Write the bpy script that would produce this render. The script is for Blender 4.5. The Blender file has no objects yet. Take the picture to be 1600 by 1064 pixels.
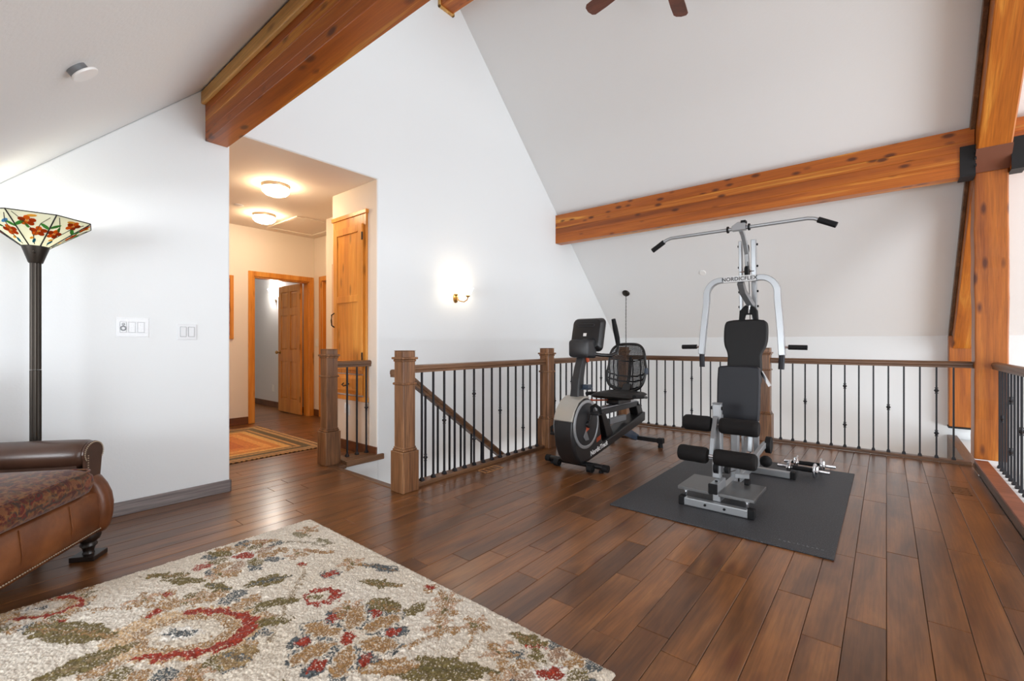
import bpy, bmesh, math, random
import numpy as np
from mathutils import Vector, Matrix

random.seed(7)
rng = np.random.default_rng(7)
SC = bpy.context.scene
COL = SC.collection
PI = math.pi

# ------------------------------------------------------------------ camera, world, light
cam_d = bpy.data.cameras.new('camera')
cam_d.sensor_width = 36.0
cam_d.lens = 16.0
cam_d.shift_y = 3.0 / 1600.0
cam_d.clip_start = 0.05
cam = bpy.data.objects.new('camera', cam_d)
COL.objects.link(cam)
cam.location = (0.0, 0.0, 1.12)
cam.rotation_euler = (PI / 2, 0.0, math.radians(39.45))
SC.camera = cam

world = bpy.data.worlds.new('sky')
SC.world = world
world.use_nodes = True
bg = world.node_tree.nodes['Background']
bg.inputs[0].default_value = (0.82, 0.91, 1.0, 1.0)
bg.inputs[1].default_value = 1.6


def area(name, loc, target, sx, sy, energy, color=(1, 1, 1)):
    l = bpy.data.lights.new(name, 'AREA')
    l.shape = 'RECTANGLE'
    l.size, l.size_y = sx, sy
    l.energy = energy
    l.color = color
    o = bpy.data.objects.new(name, l)
    COL.objects.link(o)
    o.location = loc
    o.rotation_euler = (Vector(target) - Vector(loc)).to_track_quat('-Z', 'Y').to_euler()
    o.visible_camera = True
    return o


# daylight of the tall window wall of the great room; added fill from an invented dormer behind the camera
area('window_daylight', (5.85, 3.477, 1.9), (0, 3.477, 1.7), 5.6, 4.2, 350, (0.92, 0.955, 1.0))
area('dormer_fill', (-1.35, -2.90, 1.25), (-1.35, 3.0, 1.25), 2.9, 1.0, 150, (0.90, 0.95, 1.0))

area('lower_bounce_fill', (5.85, 3.477, -1.35), (0, 3.477, -1.7), 5.6, 1.7, 290, (0.93, 0.965, 1.0))  # added fill, bounced off the lower floor to brighten the far slope

SC.view_settings.view_transform = 'Standard'
SC.view_settings.look = 'None'
SC.view_settings.gamma = 1.0
SC.view_settings.use_curve_mapping = False
SC.view_settings.exposure = -0.07
SC.cycles.max_bounces = 9
SC.cycles.diffuse_bounces = 5
SC.cycles.adaptive_threshold = 0.02
SC.cycles.sample_clamp_indirect = 6.0


# ------------------------------------------------------------------ mesh builder
def wloc(o):
    v = Vector((0, 0, 0))
    while o is not None:
        v = v + Vector(o.location)
        o = o.parent
    return v


class MB:
    def __init__(self):
        self.v, self.f = [], []

    def add(self, vs, fs):
        o = len(self.v)
        self.v += [tuple(p) for p in vs]
        self.f += [tuple(i + o for i in q) for q in fs]
        return self

    def box(self, x0, x1, y0, y1, z0, z1):
        return self.add([(x0, y0, z0), (x1, y0, z0), (x1, y1, z0), (x0, y1, z0),
                         (x0, y0, z1), (x1, y0, z1), (x1, y1, z1), (x0, y1, z1)],
                        [(0, 3, 2, 1), (4, 5, 6, 7), (0, 1, 5, 4), (1, 2, 6, 5), (2, 3, 7, 6), (3, 0, 4, 7)])

    def cbox(self, c, s):
        return self.box(c[0] - s[0] / 2, c[0] + s[0] / 2, c[1] - s[1] / 2, c[1] + s[1] / 2, c[2] - s[2] / 2, c[2] + s[2] / 2)

    def obox(self, c, s, M):
        t = MB().cbox((0, 0, 0), s)
        return self.add([Vector(c) + M @ Vector(p) for p in t.v], t.f)

    def prism(self, pts, axis, a, b):
        n = len(pts)
        def mk(p, t):
            if axis == 'x': return (t, p[0], p[1])
            if axis == 'y': return (p[0], t, p[1])
            return (p[0], p[1], t)
        vs = [mk(p, a) for p in pts] + [mk(p, b) for p in pts]
        fs = [tuple(range(n))[::-1], tuple(range(n, 2 * n))]
        fs += [(i, (i + 1) % n, n + (i + 1) % n, n + i) for i in range(n)]
        return self.add(vs, fs)

    def loft(self, rings, cap=True, closed=True):
        n = len(rings[0])
        vs = [p for r in rings for p in r]
        fs = []
        for k in range(len(rings) - 1):
            for i in range(n if closed else n - 1):
                j = (i + 1) % n
                fs.append((k * n + i, k * n + j, (k + 1) * n + j, (k + 1) * n + i))
        if cap:
            fs.append(tuple(range(n))[::-1])
            fs.append(tuple((len(rings) - 1) * n + i for i in range(n)))
        return self.add(vs, fs)

    def sweep(self, path, section, up=(0, 0, 1), closed=False, scale=None):
        P = [Vector(p) for p in path]
        N = len(P)
        rings = []
        for i, p in enumerate(P):
            if closed:
                t = (P[(i + 1) % N] - P[i - 1]).normalized()
            else:
                a = P[max(i - 1, 0)]; b = P[min(i + 1, N - 1)]
                t = (b - a).normalized()
            u = Vector(up)
            s = t.cross(u)
            if s.length < 1e-4:
                s = t.cross(Vector((0, 1, 0.01)))
            s.normalize()
            w = s.cross(t).normalized()
            k = 1.0
            if 0 < i < N - 1 or closed:
                d1 = (P[i] - P[i - 1]).normalized(); d2 = (P[(i + 1) % N] - P[i]).normalized()
                k = 1.0 / max(0.5, math.cos(d1.angle(d2, 0) / 2)) if len(section) <= 6 else 1.0
            sc = 1.0 if scale is None else scale[i]
            rings.append([p + s * (q[0] * sc * k) + w * (q[1] * sc) for q in section])
        if closed:
            rings.append(rings[0])
        return self.loft(rings, cap=not closed)

    def tube(self, path, r, n=10, up=(0.013, 0.021, 1), closed=False):
        sec = [(math.cos(2 * PI * i / n), math.sin(2 * PI * i / n)) for i in range(n)]
        if hasattr(r, '__len__'):
            return self.sweep(path, sec, up, closed, list(r))
        return self.sweep(path, [(a * r, b * r) for a, b in sec], up, closed)

    def cyl(self, p0, p1, r, n=16, r2=None):
        return self.tube([p0, p1], [r, r if r2 is None else r2], n)

    def lathe(self, prof, c=(0, 0, 0), n=20, M=None):
        rings = []
        for r, z in prof:
            ring = []
            for i in range(n):
                a = 2 * PI * i / n
                q = Vector((max(r, 1e-4) * math.cos(a), max(r, 1e-4) * math.sin(a), z))
                if M is not None: q = M @ q
                ring.append(Vector(c) + q)
            rings.append(ring)
        return self.loft(rings)

    def sphere(self, c, r, n=14, sz=1.0, M=None):
        m = max(6, n // 2)
        return self.lathe([(r * math.sin(PI * i / m), -r * sz * math.cos(PI * i / m)) for i in range(m + 1)], c, n, M)

    def torus(self, c, R, r, n=24, m=8, M=None):
        path = []
        for i in range(n):
            a = 2 * PI * i / n
            q = Vector((R * math.cos(a), R * math.sin(a), 0))
            path.append(Vector(c) + (M @ q if M is not None else q))
        up = (M @ Vector((0, 0, 1))) if M is not None else Vector((0, 0, 1))
        return self.tube(path, r, m, tuple(up), closed=True)

    def xf(self, M):
        self.v = [tuple(M @ Vector(p)) for p in self.v]
        return self

    def mesh(self, name, smooth=False, angle=35, shift=None):
        me = bpy.data.meshes.new(name)
        vs = self.v if shift is None else [(p[0] - shift[0], p[1] - shift[1], p[2] - shift[2]) for p in self.v]
        me.from_pydata(vs, [], self.f)
        bm = bmesh.new(); bm.from_mesh(me)
        bmesh.ops.recalc_face_normals(bm, faces=bm.faces)
        bm.to_mesh(me); bm.free()
        if smooth:
            me.polygons.foreach_set('use_smooth', [True] * len(me.polygons))
            me.set_sharp_from_angle(angle=math.radians(angle))
        return me

    def build(self, name, m=None, parent=None, smooth=False, bevel=0.0, bseg=2, local=False, angle=35, subsurf=0):
        shift = None if (parent is None or local) else wloc(parent)
        me = self.mesh(name, smooth, angle, shift)
        return obj(name, me, m, parent, bevel, bseg, subsurf)


def obj(name, me, m=None, parent=None, bevel=0.0, bseg=2, subsurf=0):
    o = bpy.data.objects.new(name, me)
    COL.objects.link(o)
    if m is not None and len(me.materials) == 0:
        me.materials.append(m)
    if parent is not None:
        o.parent = parent
    if bevel > 0:
        b = o.modifiers.new('bevel', 'BEVEL')
        b.width = bevel; b.segments = bseg; b.limit_method = 'ANGLE'; b.angle_limit = math.radians(40)
        b.harden_normals = False
    if subsurf:
        s = o.modifiers.new('subd', 'SUBSURF'); s.levels = subsurf; s.render_levels = subsurf
    return o


def tag(o, label=None, cat=None, group=None, kind=None):
    if label: o['label'] = label
    if cat: o['category'] = cat
    if group: o['group'] = group
    if kind: o['kind'] = kind
    return o


def thing(name, loc, label, cat, group=None, rz=0.0):
    o = bpy.data.objects.new(name, None)
    o.empty_display_size = 0.1
    COL.objects.link(o)
    o.location = loc
    o.rotation_euler = (0, 0, rz)
    return tag(o, label, cat, group)


def struct(o):
    o['kind'] = 'structure'
    return o


def Rz(a): return Matrix.Rotation(a, 3, 'Z')
def Rx(a): return Matrix.Rotation(a, 3, 'X')
def Ry(a): return Matrix.Rotation(a, 3, 'Y')


def text_mesh(s, size, M4, depth=0.0015, bold=0.0, spacing=1.0):
    cu = bpy.data.curves.new('lettering', 'FONT')
    cu.body = s; cu.size = size; cu.extrude = depth; cu.offset = bold
    cu.space_character = spacing
    cu.align_x = 'CENTER'; cu.align_y = 'CENTER'
    ob = bpy.data.objects.new('lettering', cu)
    COL.objects.link(ob)
    dg = bpy.context.evaluated_depsgraph_get()
    dg.update()
    me = bpy.data.meshes.new_from_object(ob.evaluated_get(dg))
    bpy.data.objects.remove(ob)
    me.transform(M4)
    return me


# ------------------------------------------------------------------ materials
def rgb(r, g, b):
    def c(x):
        x /= 255.0
        return x / 12.92 if x <= 0.04045 else ((x + 0.055) / 1.055) ** 2.4
    return (c(r), c(g), c(b), 1.0)


class NT:
    def __init__(self, name):
        self.m = bpy.data.materials.new(name)
        self.m.use_nodes = True
        self.t = self.m.node_tree
        self.b = self.t.nodes['Principled BSDF']
        self.out = self.t.nodes['Material Output']

    def n(self, typ, **kw):
        nd = self.t.nodes.new(typ)
        for k, v in kw.items():
            setattr(nd, k, v)
        return nd

    def l(self, a, b):
        self.t.links.new(a, b)

    def coords(self, scale=(1, 1, 1), rand=False, kind='Object'):
        tc = self.n('ShaderNodeTexCoord')
        src = tc.outputs[kind]
        if rand:
            oi = self.n('ShaderNodeObjectInfo')
            mul = self.n('ShaderNodeMath', operation='MULTIPLY'); mul.inputs[1].default_value = 37.0
            self.l(oi.outputs['Random'], mul.inputs[0])
            add = self.n('ShaderNodeVectorMath', operation='ADD')
            self.l(src, add.inputs[0]); self.l(mul.outputs[0], add.inputs[1])
            src = add.outputs[0]
        mp = self.n('ShaderNodeMapping')
        mp.inputs['Scale'].default_value = scale
        self.l(src, mp.inputs['Vector'])
        return mp.outputs['Vector']

    def noise(self, vec, scale, detail=4, rough=0.55, dist=0.0):
        nd = self.n('ShaderNodeTexNoise')
        nd.inputs['Scale'].default_value = scale
        nd.inputs['Detail'].default_value = detail
        nd.inputs['Roughness'].default_value = rough
        nd.inputs['Distortion'].default_value = dist
        self.l(vec, nd.inputs['Vector'])
        return nd.outputs['Fac']

    def ramp(self, fac, stops, interp='LINEAR'):
        r = self.n('ShaderNodeValToRGB')
        r.color_ramp.interpolation = interp
        while len(r.color_ramp.elements) < len(stops):
            r.color_ramp.elements.new(0.5)
        for e, (p, c) in zip(r.color_ramp.elements, stops):
            e.position = p
            e.color = c if hasattr(c, '__len__') else (c, c, c, 1)
        self.l(fac, r.inputs['Fac'])
        return r.outputs['Color']

    def mix(self, fac, a, b, blend='MIX'):
        m = self.n('ShaderNodeMix', data_type='RGBA', blend_type=blend)
        for sock, v in ((m.inputs[0], fac), (m.inputs[6], a), (m.inputs[7], b)):
            if hasattr(v, 'links'): self.l(v, sock)
            else: sock.default_value = v
        return m.outputs[2]

    def bump(self, height, strength, dist=0.01):
        b = self.n('ShaderNodeBump')
        b.inputs['Strength'].default_value = strength
        b.inputs['Distance'].default_value = dist
        self.l(height, b.inputs['Height'])
        self.l(b.outputs[0], self.b.inputs['Normal'])

    def base(self, c):
        if hasattr(c, 'links'): self.l(c, self.b.inputs['Base Color'])
        else: self.b.inputs['Base Color'].default_value = c
        return self

    def set(self, **kw):
        names = dict(rough='Roughness', metal='Metallic', spec='Specular IOR Level', coat='Coat Weight',
                     coat_rough='Coat Roughness', trans='Transmission Weight', alpha='Alpha', sheen='Sheen Weight', ior='IOR')
        for k, v in kw.items():
            self.b.inputs[names[k]].default_value = v
        return self

    def emit(self, c, s):
        self.b.inputs['Emission Color'].default_value = c
        self.b.inputs['Emission Strength'].default_value = s
        return self


def plain(name, c, rough=0.5, metal=0.0, spec=0.5, bump=None, coat=0.0):
    t = NT(name).base(c).set(rough=rough, metal=metal, spec=spec, coat=coat)
    if bump:
        t.bump(t.noise(t.coords(), bump[0], 3), bump[1], bump[2])
    return t.m


def wood(name, stops, axis=1, rough=0.4, streak=1.0, grain=0.35, knots=0.0, rand=False, bump=0.15, spec=0.5, coat=0.0,
         tone=0.0, across=9.0, along=0.7, kscale=(11.0, 3.6), kr=(0.10, 0.26), scrape=False):
    t = NT(name)
    sc = [across] * 3; sc[axis] = along
    v = t.coords(tuple(sc), rand)
    n1 = t.noise(v, streak, 5, 0.6, 0.8)
    col = t.ramp(n1, stops)
    sc2 = [110.0] * 3; sc2[axis] = 3.5
    v2 = t.coords(tuple(sc2), rand)
    n2 = t.noise(v2, 1.0, 3, 0.6)
    g = t.ramp(n2, [(0.35, 1.0 - grain), (0.62, 1.0)])
    col = t.mix(1.0, col, g, 'MULTIPLY')
    if knots > 0:
        sc3 = [kscale[0]] * 3; sc3[axis] = kscale[1]
        v3 = t.coords(tuple(sc3), rand)
        vo = t.n('ShaderNodeTexVoronoi'); vo.inputs['Scale'].default_value = 1.0
        t.l(v3, vo.inputs['Vector'])
        k = t.ramp(vo.outputs['Distance'], [(kr[0], 1.0), (kr[1], 0.0)])
        gate = t.ramp(vo.outputs['Color'], [(0.52, 0.0), (0.56, 1.0)])
        kk = t.mix(1.0, k, gate, 'MULTIPLY')
        kf = t.n('ShaderNodeMath', operation='MULTIPLY'); t.l(kk, kf.inputs[0]); kf.inputs[1].default_value = knots
        col = t.mix(kf.outputs[0], col, rgb(82, 36, 14))
    if scrape:
        sc5 = [5.0] * 3; sc5[axis] = 2.0
        st_ = t.ramp(t.noise(t.coords(tuple(sc5), rand), 1.0, 3, 0.6), [(0.30, 0.72), (0.62, 1.06)])
        col = t.mix(1.0, col, st_, 'MULTIPLY')
    if tone > 0:
        oi = t.n('ShaderNodeObjectInfo')
        hs = t.n('ShaderNodeHueSaturation')
        mr = t.n('ShaderNodeMapRange')
        mr.inputs['To Min'].default_value = 1.0 - tone; mr.inputs['To Max'].default_value = 1.0 + tone
        t.l(oi.outputs['Random'], mr.inputs['Value'])
        t.l(mr.outputs[0], hs.inputs['Value'])
        t.l(col, hs.inputs['Color'])
        col = hs.outputs[0]
    t.base(col).set(rough=rough, spec=spec, coat=coat)
    if scrape:
        sc4 = [13.0] * 3; sc4[axis] = 2.2
        n3 = t.noise(t.coords(tuple(sc4), rand), 1.0, 2, 0.5)
        ad = t.n('ShaderNodeMath', operation='MULTIPLY_ADD')
        t.l(n3, ad.inputs[0]); ad.inputs[1].default_value = 2.2; t.l(n2, ad.inputs[2])
        t.bump(ad.outputs[0], bump, 0.002)
    elif bump: t.bump(n2, bump, 0.002)
    return t.m


def paint(name, c, scale=170.0, strength=0.12, rough=0.75):
    t = NT(name)
    t.base(c).set(rough=rough, spec=0.3)
    v = t.coords()
    t.bump(t.noise(v, scale, 2, 0.5), strength, 0.004)
    return t.m


M = {}
M['wall'] = paint('white_wall_paint', rgb(231, 234, 235), 90, 0.10)
M['ceil'] = paint('textured_ceiling_paint', rgb(230, 231, 231), 60, 0.22)
M['hallwall'] = paint('cream_hall_paint', rgb(240, 230, 218), 90, 0.10)
M['white'] = plain('white_plastic', rgb(238, 238, 236), 0.35)
M['beam'] = wood('honey_fir_timber_x', [(0.30, rgb(138, 68, 16)), (0.44, rgb(176, 92, 24)), (0.55, rgb(190, 106, 30)), (0.61, rgb(222, 154, 62)), (0.68, rgb(186, 100, 28)), (0.8, rgb(222, 150, 64))],
                 axis=0, rough=0.38, grain=0.20, knots=0.9, across=7.0, along=0.25, rand=True, tone=0.10, kscale=(14.0, 6.0), kr=(0.17, 0.36))
M['beam_sap'] = wood('pale_fir_trim_x', [(0.3, rgb(198, 142, 70)), (0.6, rgb(226, 178, 104))], axis=0, rough=0.4, grain=0.25, knots=0.6)
M['post'] = wood('honey_fir_timber_z', [(0.30, rgb(128, 62, 18)), (0.45, rgb(168, 92, 24)), (0.58, rgb(186, 106, 30)), (0.68, rgb(208, 138, 52)), (0.76, rgb(174, 96, 26))],
                 axis=2, rough=0.4, grain=0.25, knots=0.95, across=6.0, along=0.5)
M['oak'] = wood('brown_stained_oak_y', [(0.3, rgb(84, 56, 36)), (0.5, rgb(112, 78, 52)), (0.7, rgb(136, 98, 68))], axis=1, rough=0.4, grain=0.35)
M['oak_x'] = wood('brown_stained_oak_x', [(0.3, rgb(84, 56, 36)), (0.5, rgb(112, 78, 52)), (0.7, rgb(136, 98, 68))], axis=0, rough=0.4, grain=0.35)
M['oak_z'] = wood('brown_stained_oak_z', [(0.3, rgb(94, 58, 34)), (0.5, rgb(136, 92, 58)), (0.7, rgb(166, 120, 82))], axis=2, rough=0.36, grain=0.55)
M['floor'] = wood('hand_scraped_walnut_plank', [(0.25, rgb(80, 48, 25)), (0.45, rgb(114, 72, 38)), (0.6, rgb(134, 86, 46)), (0.78, rgb(158, 108, 62))],
                  axis=1, rough=0.29, grain=0.28, rand=True, knots=0.6, bump=0.10, tone=0.20, scrape=True, kscale=(9.0, 2.2), across=7.0, along=1.1, coat=0.2)
M['floor'].node_tree.nodes['Principled BSDF'].inputs['Coat Roughness'].default_value = 0.2
M['gap'] = plain('dark_subfloor', rgb(34, 20, 14), 0.8)
M['base_sky_grey'] = wood('oak_baseboard_sky_grey', [(0.3, rgb(90, 80, 78)), (0.5, rgb(128, 116, 113)), (0.7, rgb(156, 146, 143))], axis=1, rough=0.35, grain=0.45)  # grey of the reflected sky is mixed into the oak colour
M['base_brown'] = wood('brown_baseboard', [(0.3, rgb(92, 52, 30)), (0.6, rgb(120, 72, 44))], axis=1, rough=0.4)
M['pine'] = wood('golden_pine_z', [(0.3, rgb(206, 126, 44)), (0.5, rgb(226, 150, 60)), (0.7, rgb(238, 172, 84))], axis=2, rough=0.35, grain=0.15, knots=0.45)
M['pine_door'] = wood('pine_door_z', [(0.3, rgb(196, 124, 50)), (0.5, rgb(218, 148, 68)), (0.7, rgb(230, 166, 88))], axis=2, rough=0.38, grain=0.15)
M['iron'] = plain('black_iron', rgb(36, 37, 42), 0.42, 0.3)
M['black_steel'] = plain('black_steel_plate', rgb(22, 22, 24), 0.55, 0.3)
M['strap'] = plain('rust_brown_strap', rgb(112, 66, 46), 0.6)
M['bronze'] = plain('dark_bronze', rgb(52, 46, 40), 0.42, 0.7)
M['brass'] = plain('aged_brass', rgb(176, 134, 74), 0.32, 0.9)
M['nickel'] = plain('brushed_nickel', rgb(186, 172, 152), 0.35, 0.9)
M['rubber'] = plain('black_rubber', rgb(16, 16, 18), 0.7, 0, 0.3)
M['chrome'] = plain('chrome', rgb(224, 226, 230), 0.10, 1.0)
M['silver'] = plain('silver_enamel', rgb(158, 161, 164), 0.32, 0.45)
M['silver_d'] = plain('grey_enamel', rgb(128, 131, 134), 0.35, 0.4)


# ------------------------------------------------------------------ the room shell
XG = -3.83          # gable wall face
XR = 0.60           # right edge of the loft floor
YF = 5.84           # far edge of the loft floor
YK = 7.65           # far knee wall
YN = -3.0          # end of the low wall behind the camera
YRID, ZRID, SL = 3.477, 5.22, 0.963
XE = 6.0            # window wall of the great room
ZL = -2.75          # lower floor
HC = 2.715          # hall ceiling


def zc(y):
    return ZRID - SL * abs(y - YRID)


# sloped ceilings
m = MB().prism([(YRID, ZRID), (YK + .1, zc(YK + .1)), (YK + .1, zc(YK + .1) + .22), (YRID, ZRID + .25)], 'x', XG - .14, XE + .1)
struct(m.build('ceiling', M['ceil']))
YD = 0.03
m = MB().prism([(YRID, ZRID), (YD, zc(YD)), (YD, zc(YD) + .2), (YRID, ZRID + .25)], 'x', XG - .14, XE + .1)
struct(m.build('ceiling_near', M['ceil']))

# invented dormer bay, unseen behind the camera, its low window band for fill light
m = MB()
m.box(XG - .14, XE + .1, YN - .14, YN, ZL, .70)
m.box(XG - .14, XE + .1, YN - .14, YN, 1.80, 2.05)
m.box(XG - .14, -2.6, YN - .14, YN, .70, 1.80)
m.box(-.1, XE + .1, YN - .14, YN, .70, 1.80)
struct(m.build('wall_back', M['wall']))
struct(MB().box(XG - .14, XE + .1, YN - .14, YD, zc(YD), 2.05).build('ceiling_invented_dormer', M['ceil']))
w = struct(MB().box(-2.6, -2.54, YN - .1, YN - .04, .70, 1.80).box(-.16, -.1, YN - .1, YN - .04, .70, 1.80)
           .box(-2.54, -.16, YN - .1, YN - .04, .70, .76).box(-2.54, -.16, YN - .1, YN - .04, 1.74, 1.80)
           .box(-1.38, -1.32, YN - .1, YN - .04, .76, 1.74).build('window_invented', M['white']))

# gable wall (with the hall opening) and its continuation below the floor beside the stairs
OY0, OY1 = 1.30, 2.593
pts = [(YN, 0), (OY0, 0), (OY0, HC), (OY1, HC), (OY1, ZL), (YK, ZL), (YK, zc(YK)), (YRID, ZRID), (YD, zc(YD)), (YN, zc(YD))]
struct(MB().prism(pts, 'x', XG - .14, XG).build('wall_left', M['wall'], bevel=.012, bseg=3))
struct(MB().box(XG - .14, XG - .001, 2.13, OY1 + .001, ZL, -.02).build('wall_left_lower', M['wall']))
# far knee wall, full height to the lower floor
struct(MB().box(XG - .14, XE + .1, YK, YK + .14, ZL, zc(YK) + .03).build('wall_far', M['wall']))
# window wall of the great room
m = MB()
m.prism([(YN, ZL), (YK, ZL), (YK, zc(YK)), (5.9, zc(5.9)), (5.9, -2.35), (1.05, -2.35), (1.05, zc(1.05)), (YD, zc(YD)), (YN, zc(YD))], 'x', XE, XE + .12)
m.prism([(1.05, 4.05), (5.9, 4.05), (5.9, zc(5.9)), (YRID, ZRID), (1.05, zc(1.05))] if False else
        [(2.2, 4.1), (4.75, 4.1), (YRID, ZRID)], 'x', XE, XE + .12)
struct(m.build('wall_right', M['wall']))
w = MB()
for y in (1.05, 2.66, 4.26, 5.84):
    w.box(XE - .02, XE + .08, y, y + .06, -2.35, min(zc(y), zc(y + .06)))
for z in (-2.35, -.45, -.2, 1.6):
    w.box(XE - .02, XE + .08, 1.05, 5.9, z, z + .06)
struct(w.build('window_2', M['white']))
struct(MB().box(XG - .14, XE + .1, YN - .14, YK + .14, ZL - .1, ZL).build('floor_lower', plain('lower_level_floor', rgb(176, 138, 100), 0.5)))

# loft floor: dark slab carrying single planks
fl = MB()
fl.box(XG - .14, -2.90, YN, 2.13, -.30, -.014)
fl.box(-2.90, XR, YN, YF, -.30, -.014)
floor = struct(fl.build('floor', M['gap']))
# hall and far-room slab
fl = MB()
fl.box(-6.79, XG - .14, .55, 3.47, -.30, -.014)
fl.box(-10.2, -6.79, .55, 3.47, -.30, -.014)
hall_floor = struct(fl.build('floor_hall', M['gap']))


def plank(x0, x1, y0, y1, parent, name='plank'):
    g, c, z0, z1 = .0009, .0016, -.014, random.uniform(-.0005, .0006)
    x0 += g; x1 -= g; y0 += g; y1 -= g
    vs = [(x0, y0, z0), (x1, y0, z0), (x1, y1, z0), (x0, y1, z0),
          (x0, y0, z1 - c), (x1, y0, z1 - c), (x1, y1, z1 - c), (x0, y1, z1 - c),
          (x0 + c, y0 + c, z1), (x1 - c, y0 + c, z1), (x1 - c, y1 - c, z1), (x0 + c, y1 - c, z1)]
    fs = [(8, 9, 10, 11), (0, 1, 5, 4), (1, 2, 6, 5), (2, 3, 7, 6), (3, 0, 4, 7), (4, 5, 9, 8), (5, 6, 10, 9), (6, 7, 11, 10), (7, 4, 8, 11)]
    ox, oy = (x0 + x1) / 2, (y0 + y1) / 2
    me = bpy.data.meshes.new(name)
    me.from_pydata([(a - ox, b - oy, q) for a, b, q in vs], [], fs)
    me.materials.append(M['floor'])
    o = bpy.data.objects.new(name, me)
    COL.objects.link(o)
    o.parent = parent
    o.location = (ox, oy, 0)


PW = 0.127
i = math.floor((XG) / PW)
while i * PW < XR:
    x0, x1 = max(i * PW, XG), min((i + 1) * PW, XR)
    i += 1
    if x1 - x0 < .012:
        continue
    yend = 2.13 if x1 <= -2.90 + .05 else YF
    y = YN
    first = True
    while y < yend - .01:
        far = y > 1.2
        L = random.choice([.55, .75, .9, 1.05, 1.2, 1.2]) if far else random.uniform(1.3, 1.9)
        if y < -.5: L = random.uniform(2.4, 3.0)
        if -2.7 < (x0 + x1) / 2 < -.75 and y < .6:
            L = random.uniform(2.2, 2.8)
        if first: L *= random.uniform(.7, 1.0); first = False
        y1 = yend if yend - (y + L) < .35 else y + L
        plank(x0, x1, y, y1, floor)
        y = y1
i = math.floor(-6.79 / PW)
while i * PW < XG:
    x0, x1 = i * PW, min((i + 1) * PW, XG)
    i += 1
    if x1 - x0 < .012: continue
    ylo, yhi = (OY0, 2.59) if x1 > XG - .15 else (.55, 3.47)
    y = ylo; first = True
    while y < yhi - .01:
        L = random.uniform(.9, 1.6)
        if first: L *= random.uniform(.4, 1.0); first = False
        y1 = yhi if yhi - (y + L) < .35 else y + L
        plank(x0, x1, y, y1, hall_floor)
        y = y1
far_planks = MB()
i = math.floor(-10.2 / PW)
while i * PW < -6.90:
    y = .55 + random.uniform(-.8, 0)
    while y < 3.47:
        y1 = y + random.uniform(.9, 1.6)
        far_planks.box(i * PW + .001, (i + 1) * PW - .001, max(y, .55), min(y1, 3.47), -.014, 0)
        y = y1
    i += 1
o = far_planks.build('plank_field', M['floor'], hall_floor); o['kind'] = 'stuff'

# baseboards
struct(MB().box(XG, XG + .018, YN, OY0, 0, .088).box(XG - .14, XG + .018, OY0, OY0 + .006, 0, .088).build('baseboard_left', M['base_sky_grey'], bevel=.004))

# curb on the right edge, with the ledge that carries the right rail
struct(MB().box(.602, .632, YN, 5.74, 0, .062).build('trim_2', M['oak'], bevel=.004))
cap_top = wood('red_brown_ledge_cap', [(0.3, rgb(140, 78, 52)), (0.6, rgb(172, 104, 74))], axis=0, rough=.4)
struct(MB().box(.602, .690, YN, 5.74, .062, .078).build('trim_3', cap_top, bevel=.004))
struct(MB().box(.632, .84, YN, 5.74, -.45, .045).build('wall_ledge', M['wall']))
# floor beam running on behind the far rail to the knee wall
tag(MB().box(.57, .655, 5.98, YK, -.30, -.002).build('floor_beam', M['oak']), 'brown floor level beam running from the tall timber post to the far wall', 'beam')
struct(MB().box(.655, .84, 5.98, YK, -.45, -.04).build('wall_ledge_far', M['wall']))
# fascia of the loft edge towards the stairs
struct(MB().box(-2.92, -2.90, 2.13, YF, -.30, -.014).box(-2.92, XR, YF, YF + .02, -.30, -.014).box(XG, -2.90, 2.13, 2.15, -.30, -.014).build('trim_4', M['wall']))

# ---- hall
HX = -6.79
mw = M['hallwall']
struct(MB().box(-6.79, XG - .012, OY0, OY1, HC - .002, HC + .1).box(-6.79, XG - .14, .55, OY0, HC - .002, HC + .1).box(-6.79, XG - .14, OY1, 3.47, HC - .002, HC + .1).build('ceiling_hall', M['hallwall']))
# far wall with a door opening
DY0, DY1, DH = 2.60, 3.385, 2.04
struct(MB().prism([(.55, 0), (DY0, 0), (DY0, DH), (DY1, DH), (DY1, 0), (3.47, 0), (3.47, HC), (.55, HC)], 'x', HX - .12, HX).build('wall_hall_far', mw))
struct(MB().box(-6.79, XG - .14, .43, .55, 0, HC).build('wall_hall_near', mw))
# side wall with a second doorway, stepped wall, cabinet wall
struct(MB().prism([(-6.79, 0), (-6.55, 0), (-6.55, DH), (-5.85, DH), (-5.85, 0), (-5.6, 0), (-5.6, HC), (-6.79, HC)], 'y', 3.47, 3.59).build('wall_hall_side', mw))
struct(MB().box(-5.6, -4.67, 3.02, 3.59, 0, HC).build('wall_hall_step', mw))
struct(MB().box(-4.67, XG - .006, 2.588, 3.14, 0, HC).build('wall_cabinet', mw, bevel=.01))
# far room
struct(MB().box(-10.2, HX - .12, 3.47, 3.59, 0, 2.5).build('wall_room_side', paint('far_room_paint', rgb(226, 226, 228))))
struct(MB().box(-10.3, -10.2, .55, 3.59, 0, 2.5).box(-10.2, HX - .12, .45, .55, 0, 2.5).build('wall_room_far', M['wall']))
struct(MB().box(-10.2, HX - .12, .55, 3.59, 2.45, 2.55).build('ceiling_room', M['ceil']))
struct(MB().box(-6.55, -5.85, 4.1, 4.2, 0, 2.3).box(-6.7, -6.55, 3.59, 4.2, 0, 2.3).box(-5.85, -5.7, 3.59, 4.2, 0, 2.3).box(-6.7, -5.7, 3.59, 4.2, 2.2, 2.3).build('wall_closet', M['hallwall']))

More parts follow.
